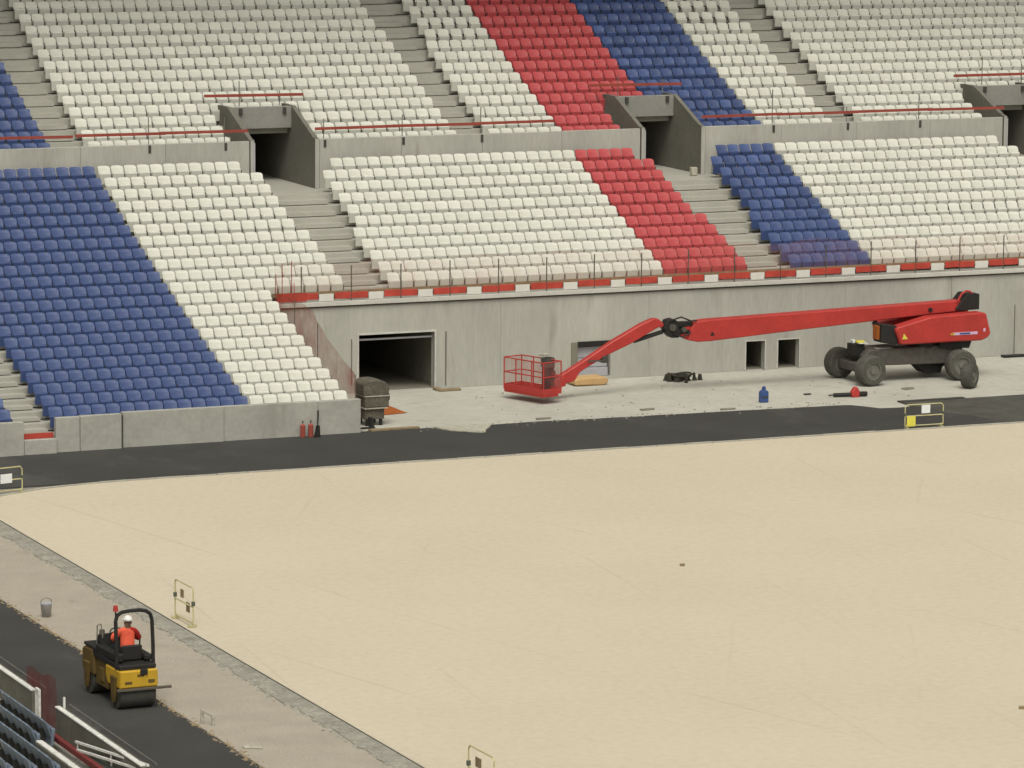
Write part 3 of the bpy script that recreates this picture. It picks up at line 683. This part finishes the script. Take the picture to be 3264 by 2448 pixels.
MB().bar(bp(-.2,-BW,.45), (.35,-3.66,.62), .30, .34).build('basket_mount', 'lift_red', lift, bevel=.03)
MB().cyl((-.05,-3.66,.42),(-.05,-3.66,.98),.10,10).build('basket_rotator', 'lift_dark', lift)
# decals
MB().box(15.10,16.10,-4.632,-4.622,1.60,1.70).build('decal', 'pink_decal', hood); MB().box(15.38,15.80,-4.638,-4.633,1.62,1.68).build('decal_mark', 'blue_plastic', hood)
MB().box(15.00,15.16,-4.637,-4.633,1.61,1.68).build('decal_edge', 'yellow', hood)
MB().prism([(13.06,1.56),(13.28,1.56),(13.12,1.76)], -4.634,-4.624).build('warning_triangle', 'sign_yellow', hood)
MB().box(16.34,16.42,-4.632,-4.622,1.68,1.80).build('decal', 'pink_decal', hood)
# loose wheel standing in front of the rear wheel
lwz = thing('loose_wheel', 'dark loose wheel standing on the apron in front of the lift rear wheel', 'wheel', (14.72,-6.55,0))
wheel(lwz, (0,0,.44), (.62,-.78,.02), .43, .40, .03)

# ------------------------------------------------------------------ things on the apron
g = thing('site_generator', 'dirty grey site machine on a stand at the end of the low wall', 'generator', (-7.9,-6.6,0))
hp = [(-8.34,1.02),(-7.44,.98),(-7.42,1.28),(-7.55,1.46),(-7.85,1.54),(-8.2,1.53),(-8.34,1.40)]
MB().prism(hp, -6.95,-6.1).build('hood', 'site_grey', g, bevel=.03)
MB().box(-8.30,-7.44,-6.98,-6.1,.62,.98).build('body', 'site_grey', g, bevel=.03)
MB().box(-8.32,-7.42,-7.0,-6.08,.985,1.015).build('tan_band', 'stone', g); MB().box(-8.32,-7.50,-7.0,-6.08,.58,.615).build('tan_band', 'stone', g)
MB().box(-8.28,-7.58,-6.9,-6.15,.22,.578).build('tank', 'site_grey', g, bevel=.02)
for px in (-8.2,-7.72):
    for py in (-6.85,-6.25): MB().box(px,px+.09,py,py+.09,0,.22).build('leg', 'black', g)
MB().cyl((-7.44,-6.55,.9),(-7.3,-6.55,.9),.14,12).build('side_cap', 'black', g)
tag(MB().box(-8.75,-8.1,-7.4,-7.3,0,.05).box(-8.25,-8.12,-7.35,-7.1,.04,.34).build('jack_stand', 'black', bevel=.01), 'small black jack foot beside the grey site machine', 'stand')
tag(MB().add([(-7.15,-5.0,0),(-5.85,-4.75,0),(-6.75,-4.3,0),(-7.2,-4.35,0),(-6.85,-4.75,.42),(-7.15,-4.6,.26)],
    [(0,1,2,3),(0,1,4),(0,4,5),(1,2,4),(2,3,5,4),(3,0,5)]).build('orange_wedge', 'orange', bevel=.015), 'orange steel wedge lying beside the grey site machine', 'wedge')
tag(MB().box(-3.05,-2.25,-.75,-.55,0,.08).box(-3.1,-2.9,-.6,-.2,0,.09).build('door_sill_block', 'timber', bevel=.01), 'brown timber blocks by the foot of the dark doorway', 'timber')
tag(MB().prism([(1.85,.03),(2.98,.0),(3.12,.08),(3.14,.22),(3.02,.28),(2.0,.27),(1.84,.18)], -1.35,-.55).build('tan_bale', 'wood', bevel=.035), 'tan wrapped bale lying on the apron under the jib', 'bale')
hb = MB()
random.seed(11)
for q in range(26):
    cx, cy = 5.95+random.gauss(0,.28), -1.35+random.gauss(0,.22); r_ = random.uniform(.06,.16); h_ = random.uniform(.06,.30)
    n = 6; ring = [(cx+r_*random.uniform(.7,1.2)*math.cos(i*6.283/n), cy+r_*random.uniform(.7,1.2)*math.sin(i*6.283/n)) for i in range(n)]
    hb.add([(a,b,0) for a,b in ring]+[(cx+(a-cx)*.6,cy+(b-cy)*.6,h_) for a,b in ring], [(i,(i+1)%n,n+(i+1)%n,n+i) for i in range(n)]+[tuple(range(n,2*n))])
for q in range(3):
    rr = .3+.07*q; hb.tube([(5.95+rr*math.cos(a*.4), -1.35+rr*.8*math.sin(a*.4), .08+.07*q+.03*math.sin(a)) for a in range(17)], .035, 6)
tag(hb.build('black_cable_heap', 'heap_dark'), 'black heap of coiled cable and offcuts at the foot of the front wall', 'heap')
bt = thing('blue_canister', 'blue canister with a handle standing alone on the apron', 'canister', (6.45,-6.9,0))
MB().prism([(6.30,0),(6.60,0),(6.60,.36),(6.54,.42),(6.36,.42),(6.30,.36)], -7.0,-6.8).build('body', 'blue_plastic', bt, bevel=.02)
MB().cyl((6.45,-6.9,.42),(6.45,-6.9,.52),.05,10).build('cap', 'blue_plastic', bt); MB().tube([(6.38,-6.9,.42),(6.40,-6.9,.54),(6.50,-6.9,.54),(6.52,-6.9,.42)],.014,6).build('handle', 'blue_plastic', bt)
MB().box(6.33,6.57,-7.012,-7.002,.16,.22).build('band', 'dark_steel', bt)
rt = thing('breaker_tool', 'small red breaker tool with dark ends lying on the apron', 'tool', (10.0,-6.9,0))
MB().prism([(9.82,.0),(10.10,.0),(10.12,.18),(10.02,.36),(9.92,.34),(9.80,.16)], -7.05,-6.85).build('motor', 'lift_red', rt, bevel=.025)
MB().cyl((9.85,-6.92,.09),(9.25,-6.72,.07),.07,10).cyl((9.3,-6.74,.08),(9.08,-6.66,.06),.025,8).build('chisel', 'black', rt)
MB().cyl((10.08,-6.95,.1),(10.42,-6.95,.09),.085,10).build('handle', 'black', rt)
pp = thing('sign_stand', 'thin grey pole on a flat foot beside the front wall', 'pole', (20.1,-.35,0))
MB().cyl((20.1,-.35,.05),(20.1,-.35,1.95),.022,8).build('pole', 'steel', pp); MB().box(19.62,20.55,-.5,-.2,0,.08).build('foot', 'black', pp, bevel=.015)
# red cylinders and tool against the low wall
for i, xx in enumerate((-10.96,-10.68)):
    t = thing('red_cylinder', ('red gas cylinder at the low wall, the one away from the digging bar','red gas cylinder at the low wall, right beside the digging bar')[i], 'cylinder', (xx,-8.22,0), group='red cylinders at the low wall')
    MB().cyl((xx,-8.22,0),(xx,-8.22,.38),.085,14).build('body', 'red_rail', t); MB().cyl((xx,-8.22,.38),(xx,-8.22,.44),.085,14,.03).build('shoulder', 'red_rail', t); MB().cyl((xx,-8.22,.46),(xx,-8.22,.54),.025,8).build('valve', 'dark_steel', t)
sp = thing('digging_bar', 'dark long-handled bar leaning on the low wall by red cylinders', 'tool', (-10.45,-8.3,0))
MB().cyl((-10.52,-8.40,.0),(-10.36,-8.05,.82),.028,8).build('handle', 'black', sp); MB().prism([(-10.62,0),(-10.42,0),(-10.44,.38),(-10.54,.38)],-8.42,-8.34).build('blade', 'black', sp)

# ---- yellow pedestrian barriers
def barrier(loc, rz, ln, ht, lab, signs):
    t = thing('pedestrian_barrier', lab, 'barrier', loc, rz, 'yellow barriers at the pitch edge')
    mb = MB(); r_ = .020; h0 = .10
    P = [(-ln/2,0,h0),(-ln/2,0,ht-.08),(-ln/2+.07,0,ht),(ln/2-.07,0,ht),(ln/2,0,ht-.08),(ln/2,0,h0),(-ln/2,0,h0)]
    mb.tube(P, r_, 8).cyl((-ln/2,0,h0+(ht-h0)*.46),(ln/2,0,h0+(ht-h0)*.46),r_,8)
    mb.build('frame', 'barrier_yellow', t, world=False)
    for s_ in (-1,1):
        MB().bar((s_*(ln/2-.06),-.12,.03),(s_*(ln/2-.06),.12,.03),.05,.05).cyl((s_*(ln/2-.06),0,.04),(s_*(ln/2-.06),0,.14),.02,6).build('foot', 'barrier_yellow', t, world=False)
        MB().box(s_*ln/2-.03,s_*ln/2+.03,-.04,.04,ht*.55,ht*.66).build('hinge', 'glass_green', t, world=False)
    for (a, b, z0, z1, m_, nm) in signs: MB().box(a,b,-.05,-.034,z0,z1).build(nm, m_, t, bevel=.004, world=False)
    return t
barrier((8.93,-13.78,.0), R(-1), 1.42, .80, 'yellow tube barrier with white and yellow signs in front of the lift',
        ((-.12,.20,.50,.78,'sign_white','white_sign'),(-.66,-.34,.08,.42,'sign_yellow','yellow_sign')))
barrier((-23.1,-15.0,.0), R(14), 1.35, .80, 'yellow tube barrier with a white sign at the pitch corner',
        ((-.10,.30,.34,.62,'sign_white','white_sign'),))
barrier((-24.22,-34.85,.02), R(91), 1.35, 1.02, 'pale yellow barrier standing edge-on at the pitch side near the roller',
        ((.15,.38,.60,.82,'timber','dark_sign'),(-.30,-.05,.30,.56,'timber','dark_sign')))
barrier((-24.32,-54.6,.02), R(91), 1.35, 1.02, 'pale yellow barrier standing alone at the pitch side, far past the roller',
        ((.1,.4,.60,.82,'timber','dark_sign'),))
# bucket, rag, stake on the gravel
bu = thing('grey_bucket', 'grey bucket standing on the gravel beside the asphalt', 'bucket', (-27.25,-32.75,0))
MB().lathe([(.115,0),(.15,.34),(.165,.36),(.15,.37),(.135,.35),(.10,.03)], (-27.25,-32.75,0), (0,0,1), 18).cyl((-27.25,-32.75,.0),(-27.25,-32.75,.03),.115,18).build('pail', 'grey_plastic', bu, smooth=True)
MB().tube([(-27.40,-32.75,.36),(-27.38,-32.75,.45),(-27.25,-32.75,.50),(-27.12,-32.75,.45),(-27.10,-32.75,.36)],.01,6).build('handle', 'steel', bu)
tag(MB().prism([(-27.45,-48.2),(-27.28,-48.32),(-27.05,-48.45),(-27.12,-48.62),(-27.3,-48.5),(-27.5,-48.42)],0,.05,'z').build('white_rag', 'stone', bevel=.015), 'crumpled pale rag on the gravel at the asphalt edge', 'rag')
st = thing('marker_stake', 'short pale timber stake set at the asphalt edge', 'stake', (-27.5,-45.8,0))
MB().box(-27.56,-27.50,-45.72,-45.66,0,.34).box(-27.40,-27.34,-46.02,-45.96,0,.24).build('post', 'stone', st, bevel=.008); MB().bar((-27.55,-45.69,.30),(-27.36,-46.0,.22),.03,.06).build('crosspiece', 'stone', st)
for (x_, y_) in ((-8.97,-32.58),(-9.15,-51.41)):
    tag(MB().lathe([(.0,0),(.07,0),(.075,.06),(.0,.08)], (x_,y_,.012), (0,0,1), 10).build('sprinkler_cap', 'timber'), 'small dark cap set alone in the sand pitch', 'cap', 'caps in the sand')

# ------------------------------------------------------------------ road roller
RL = thing('road_roller', 'small yellow tandem road roller with black roll bar on fresh asphalt', 'road roller', (-28.48,-42.55,0), R(2))
def rb(mb, name, m, par=None, bevel=.02, smooth=False): return mb.build(name, m, par or RL, bevel=bevel, world=False, smooth=smooth)
for yy in (-.92,.92):
    dr = rb(MB().cyl((-.44,yy,.34),(.44,yy,.34),.34,32), 'drum', 'dark_steel', bevel=.012)
    rb(MB().cyl((-.455,yy,.34),(.455,yy,.34),.07,12), 'axle', 'black', dr, 0)
    for s_ in (-1,1):
        rb(MB().prism([(yy-.17,.78),(yy+.17,.78),(yy+.11,.30),(yy+.07,.16),(yy-.07,.16),(yy-.11,.30)], s_*.49-.035, s_*.49+.035, 'x'), 'yoke', 'yellow_dark', dr, .012)
rf_ = rb(MB().prism([(-1.30,.52),(-.45,.52),(-.30,.72),(-.30,.95),(-1.30,.95)], -.47,.47,'x'), 'rear_frame', 'yellow', bevel=.03)
rb(MB().box(-.46,.46,-1.318,-1.302,.56,.93), 'rear_panel', 'yellow', rf_, .01)
for (a, b, c_, d_) in ((-.36,-.18,.64,.70),(.22,.38,.64,.72),(-.05,.12,.80,.86)): rb(MB().box(a,b,-1.328,-1.319,c_,d_), 'rear_slot', 'yellow_dark', rf_, .004)
rb(MB().box(.02,.20,-1.36,-1.32,.84,.99), 'tow_hook', 'black', rf_, .015)
rb(MB().bar((-.55,-1.30,.50),(.80,-1.30,.50),.07,.06), 'scraper_bar', 'site_grey', rf_, .008)
rb(MB().prism([(-.25,.30),(.55,.30),(.55,.92),(-.25,.92)], -.40,.40,'x'), 'engine_bay', 'yellow_dark', bevel=.03)
rb(MB().box(-.43,.43,-.05,.30,.40,.80), 'side_tank', 'yellow_dark', bevel=.05)
ff = rb(MB().prism([(.50,.50),(1.30,.50),(1.34,.62),(1.32,1.02),(1.22,1.10),(.62,1.12),(.50,.98)], -.47,.47,'x'), 'front_hood', 'yellow_dark', bevel=.04)
rb(MB().box(-.36,.36,1.335,1.36,.62,.98), 'grille', 'black', ff, .01); rb(MB().cyl((-.3,1.33,.86),(-.3,1.39,.86),.07,12).cyl((.3,1.33,.86),(.3,1.39,.86),.07,12), 'headlamp', 'white_plate', ff, 0)
rb(MB().box(-.46,.46,.55,1.22,1.121,1.20), 'hood_top', 'black', ff, .02)
rb(MB().prism([(-1.22,.953),(.62,.953),(.62,1.16),(.30,1.22),(-.20,1.10),(-1.22,1.06)], -.46,.46,'x'), 'platform', 'black', bevel=.02)
rb(MB().box(-.46,-.26,-1.0,.40,1.10,1.30), 'side_console', 'black', bevel=.03); rb(MB().box(.26,.46,-1.0,-.2,1.10,1.24), 'side_console', 'black', bevel=.03)
rb(MB().prism([(.20,1.16),(.50,1.16),(.42,1.52),(.24,1.56)], -.40,.40,'x'), 'dashboard', 'black', bevel=.03)
rb(MB().cyl((-.33,.30,1.45),(-.33,.30,1.64),.07,10), 'air_filter', 'site_grey', bevel=.01)
st_ = rb(MB().prism([(-.78,1.06),(-.26,1.06),(-.26,1.22),(-.66,1.24),(-.78,1.46),(-.86,1.46),(-.86,1.1)], -.25,.25,'x'), 'seat', 'black', bevel=.03)
sw = MB(); 
for q in range(20):
    a, b = 2*math.pi*q/20, 2*math.pi*(q+1)/20
    f_ = lambda t_: (.19*math.cos(t_), .10+.17*math.sin(t_), 1.58+.08*math.sin(t_)); sw.cyl(f_(a), f_(b), .016, 6)
sw.cyl((0,.10,1.58),(0,.28,1.40),.02,8).cyl((-.19,.10,1.58),(.19,.10,1.58),.012,6)
rb(sw, 'steering_wheel', 'black', bevel=0)
hoop = [(-.45,-1.02,.96),(-.45,-1.0,1.5),(-.45,-.97,2.10),(-.41,-.965,2.22),(-.30,-.96,2.29),(-.1,-.96,2.31),(.15,-.96,2.31),(.30,-.96,2.28),(.41,-.965,2.20),(.45,-.97,2.06),(.46,-1.0,1.5),(.46,-1.02,.96)]
rp = rb(MB().tube(hoop, .045, 10), 'roll_bar', 'black', bevel=0)
rb(MB().cyl((-.45,-.97,2.18),(-.45,-.97,2.34),.02,8), 'beacon_stem', 'black', rp, 0)
rb(MB().cyl((-.45,-.97,2.33),(-.45,-.97,2.46),.065,12,.05), 'beacon', 'lift_red', rp, 0)
rb(MB().tube([(-.44,.35,1.3),(-.44,.32,1.75),(-.36,.28,1.78),(-.34,.22,1.45)], .014, 6), 'mirror_rail', 'steel', bevel=0)
rb(MB().cyl((.36,-.35,1.2),(.40,-.30,1.5),.02,8).cyl((.40,-.30,1.5),(.40,-.30,1.56),.035,8), 'lever', 'black', bevel=0)

# ---- operator: continuous skinned body, clothing as children
def skinned(name, joints, edges, m, parent, root=0, sub=2):
    me = bpy.data.meshes.new(name); me.from_pydata([j[:3] for j in joints], edges, [])
    o = bpy.data.objects.new(name+'_tmp', me); C.objects.link(o)
    sk = o.modifiers.new('skin', 'SKIN'); sk.use_smooth_shade = True
    for i, j in enumerate(joints):
        r_ = j[3]; rr = (r_, r_) if not isinstance(r_, tuple) else r_
        me.skin_vertices[0].data[i].radius = rr; me.skin_vertices[0].data[i].use_root = (i == root)
    ss = o.modifiers.new('sub', 'SUBSURF'); ss.levels = sub; ss.render_levels = sub
    dg = bpy.context.evaluated_depsgraph_get(); dg.update()
    m2 = bpy.data.meshes.new_from_object(o.evaluated_get(dg)); m2.name = name
    bpy.data.objects.remove(o); m2.materials.clear(); m2.materials.append(M[m])
    o2 = bpy.data.objects.new(name, m2); C.objects.link(o2); o2.parent = parent
    return o2
op = thing('person', 'operator in orange vest and white helmet seated on the road roller', 'person', (-28.48,-42.55,0), R(2))
J = [(0,-.52,1.28,(.15,.12)),(0,-.53,1.45,(.14,.10)),(.01,-.50,1.62,(.155,.10)),(.02,-.47,1.74,(.10,.08)),(.035,-.45,1.80,.052),(.05,-.43,1.88,(.075,.085)),(.055,-.42,1.97,(.078,.09)),(.055,-.42,2.02,.05),
     (-.18,-.47,1.72,.058),(-.29,-.34,1.52,.045),(-.16,-.06,1.58,.036),(-.15,.0,1.60,.034),
     (.22,-.46,1.71,.058),(.36,-.36,1.50,.046),(.24,-.06,1.56,.036),(.20,.0,1.60,.034),
     (-.11,-.50,1.24,.085),(-.17,-.06,1.30,.068),(-.17,.08,.98+.14,.05),(-.17,.16,1.13,.042),
     (.11,-.50,1.24,.085),(.17,-.06,1.30,.068),(.17,.08,1.12,.05),(.17,.16,1.13,.042)]
E_ = [(0,1),(1,2),(2,3),(3,4),(4,5),(5,6),(6,7),(3,8),(8,9),(9,10),(10,11),(3,12),(12,13),(13,14),(14,15),(0,16),(16,17),(17,18),(18,19),(0,20),(20,21),(21,22),(22,23)]
body = skinned('body', J, E_, 'skin', op)
def inflate(idx, d): return [(*J[i][:3], tuple(q+d for q in J[i][3]) if isinstance(J[i][3], tuple) else J[i][3]+d) for i in idx]
skinned('vest', inflate([0,1,2,3,8,12],.045), [(0,1),(1,2),(2,3),(3,4),(3,5)], 'vest', op)
for ids in ((3,8,9,10),(3,12,13,14)): skinned('sleeve', inflate(ids,.026), [(0,1),(1,2),(2,3)], 'sleeve' if ids[1] == 12 else 'vest', op)
skinned('trousers', inflate([0,16,17,18,20,21,22],.016), [(0,1),(1,2),(2,3),(0,4),(4,5),(5,6)], 'trousers', op)
for s_, hx in ((-1,-.15),(1,.20)):                     # fingers closed on the wheel rim
    for q in range(4):
        skinned('finger', [(hx-s_*.0+(q-1.5)*.02,.0,1.615,.010),(hx+(q-1.5)*.02,.045,1.625,.010),(hx+(q-1.5)*.02,.055,1.59,.009)], [(0,1),(1,2)], 'skin', op, sub=1)
    skinned('thumb', [(hx-s_*-.035,-.01,1.60,.011),(hx+s_*-.05,.02,1.585,.010)], [(0,1)], 'skin', op, sub=1)
hm = MB()
nr, ns = 6, 16; V = []; F = []
for i in range(nr+1):
    t_ = math.pi/2*i/nr
    for q in range(ns): a = 2*math.pi*q/ns; V.append((.055+.112*math.cos(a)*math.cos(t_), -.42+.13*math.sin(a)*math.cos(t_), 1.965+.125*math.sin(t_)))
for i in range(nr):
    for q in range(ns): F.append((i*ns+q, i*ns+(q+1)%ns, (i+1)*ns+(q+1)%ns, (i+1)*ns+q))
F.append(tuple(range(ns-1,-1,-1)))
hm.add(V, F)
hel = hm.build('helmet', 'helmet', op, world=False, smooth=True)
MB().prism([(-.04,-.33),(.16,-.33),(.14,-.22),(.055,-.19),(-.02,-.22)],1.965,1.98,'z').build('brim', 'helmet', hel, world=False)
MB().box(.035,.075,-.35,-.325,1.885,1.92).build('nose', 'skin', op, world=False, bevel=.008)
for hx in (.02,.09): MB().box(hx-.012,hx+.012,-.348,-.338,1.925,1.94).build('eye', 'black', op, world=False)
for hx in (-.03,.14): MB().box(hx-.008,hx+.008,-.44,-.40,1.88,1.94).build('ear', 'skin', op, world=False, bevel=.004)
MB().box(.03,.08,-.345,-.338,1.855,1.865).build('mouth', 'sleeve', op, world=False)

# ------------------------------------------------------------------ side stand in the near corner
ns_ = thing('side_terrace', 'stepped concrete terrace of the side stand under grey-blue seats', 'terrace', (-34,-46,0))
for i in range(8):
    xx = -32.2-.8*i; z = .36+.28*i
    MB().box(xx-.18-(0 if i < 7 else 3), xx+.62+(.10 if i == 0 else 0), -70, -20, z-.45, z).build('tread', 'concrete_step', ns_)
for i in range(6):
    xx = -32.2-.8*i; z = .36+.28*i
    ys = [-39-.5*q for q in range(38)]
    ys = [y for y in ys if not ((i == 0 and y < -48.9) or (i == 1 and y < -50.2)) and in_view((xx,y,z+.5))]
    for q, y in enumerate(reversed(ys)):
        single('grey', 'N_grey', xx, y, z, random.gauss(0,.02), 'grey-blue seat, %s row behind the side wall, %s counted towards the net' % (ordinal(i+1), ordinal(q+1)), 'grey-blue seats of the side stand', R(90))
pw = thing('pitch_side_wall', 'low concrete wall with white painted top beside the road roller', 'wall', (-31.4,-45,0))
for a, b in ((-45.55,-20),(-53.35,-47.3)):
    MB().box(-31.55,-31.35,a,b,-.1,1.06).build('wall_panel', 'concrete_shaded', pw, bevel=.01)
    n = max(1, round((b-a)/1.2))
    for q in range(n):
        y0, y1 = a+(b-a)*q/n, a+(b-a)*(q+1)/n
        MB().box(-31.57,-31.45,y0+.03,y1-.03,1.062,1.10).build('white_capping', 'white_paint', pw, bevel=.008)
    MB().cyl((-31.22,a,1.10),(-31.22,b,1.10),.02,8).build('handrail', 'steel', pw)
    yy = a+.3
    while yy < b: MB().cyl((-31.22,yy,0),(-31.22,yy,1.10),.015,6).build('rail_post', 'steel', pw); yy += 2.0
gp = thing('gate_post', 'pair of white upright posts at the gap in the side wall', 'post', (-31.45,-45.6,.3))
for dy in (0,-.22): MB().box(-31.50,-31.44,-45.64+dy,-45.59+dy,.30,1.12).build('post', 'white_paint', gp)
MB().box(-31.50,-31.44,-45.86,-45.59,1.12,1.16).build('top_bar', 'white_paint', gp)
tag(MB().box(-31.42,-31.38,-47.52,-47.46,.9,1.32).build('short_post', 'white_paint'), 'short white upright at the side wall end', 'post')
V = []; F = []
for q in range(13):
    yy = -44.62-2.25*q/12; V += [(-31.40+.02*math.sin(q),yy,.30+.05*(q < 3)*(3-q)), (-31.38+.03*math.sin(q*1.7),yy,.95), (-31.40,yy,1.60+.06*math.sin(q*.7)-.02*abs(q-9))]
for q in range(12):
    for r_ in range(2): F.append((q*3+r_,(q+1)*3+r_,(q+1)*3+r_+1,q*3+r_+1))
tag(MB().add(V, F).build('red_net_panel', 'net_dense'), 'dark red net panel hung across the gap in the side wall', 'net')
tag(MB().bar((-31.84,-46.35,.60),(-31.84,-58,.60),.12,.13).build('red_beam', 'beam_red', bevel=.01), 'long dark red beam lying along the side stand walkway', 'beam')
iw = thing('inner_wall', 'concrete inner wall with white painted top beside grey-blue seats', 'wall', (-32.8,-52,0))
MB().box(-32.95,-32.72,-70,-50.3,.2,1.06).build('wall_panel', 'concrete_shaded', iw, bevel=.01)
for q in range(10): MB().box(-32.94,-32.80,-50.35-1.2*(q+1)+.06,-50.35-1.2*q,1.062,1.10).build('white_capping', 'white_paint', iw, bevel=.008)
dw = thing('diagonal_rail', 'pair of white rails running diagonally to the side wall end', 'railing', (-31.8,-52,.3))
for dx, z in ((0,1.10),(-.12,1.0)):
    MB().bar((-31.76+dx*.6,-49.45-.35*(dx < 0),z-.33),(-31.42+dx*.3,-53.4-.25*(dx < 0),z),.05,.05).build('rail', 'white_paint', dw)
for f_ in (.03,.5,.97): MB().cyl((-31.76+.34*f_,-49.45-3.95*f_,.36),(-31.76+.34*f_,-49.45-3.95*f_,.77+.33*f_),.022,6).build('post', 'white_paint', dw)
MB().prism([(-31.70,-50.2),(-31.58,-52.9),(-31.58,-50.0),(-31.66,-49.8)],.36,.66,'z').build('plinth', 'glass_green', dw)
tag(MB().prism([(-32.7,-51.4),(-32.25,-51.0),(-31.46,-53.7),(-31.46,-70),(-32.7,-70)],.30,.52,'z').build('walkway_slab', 'concrete_step'), 'pale concrete walkway slab behind the diagonal white rails', 'slab')
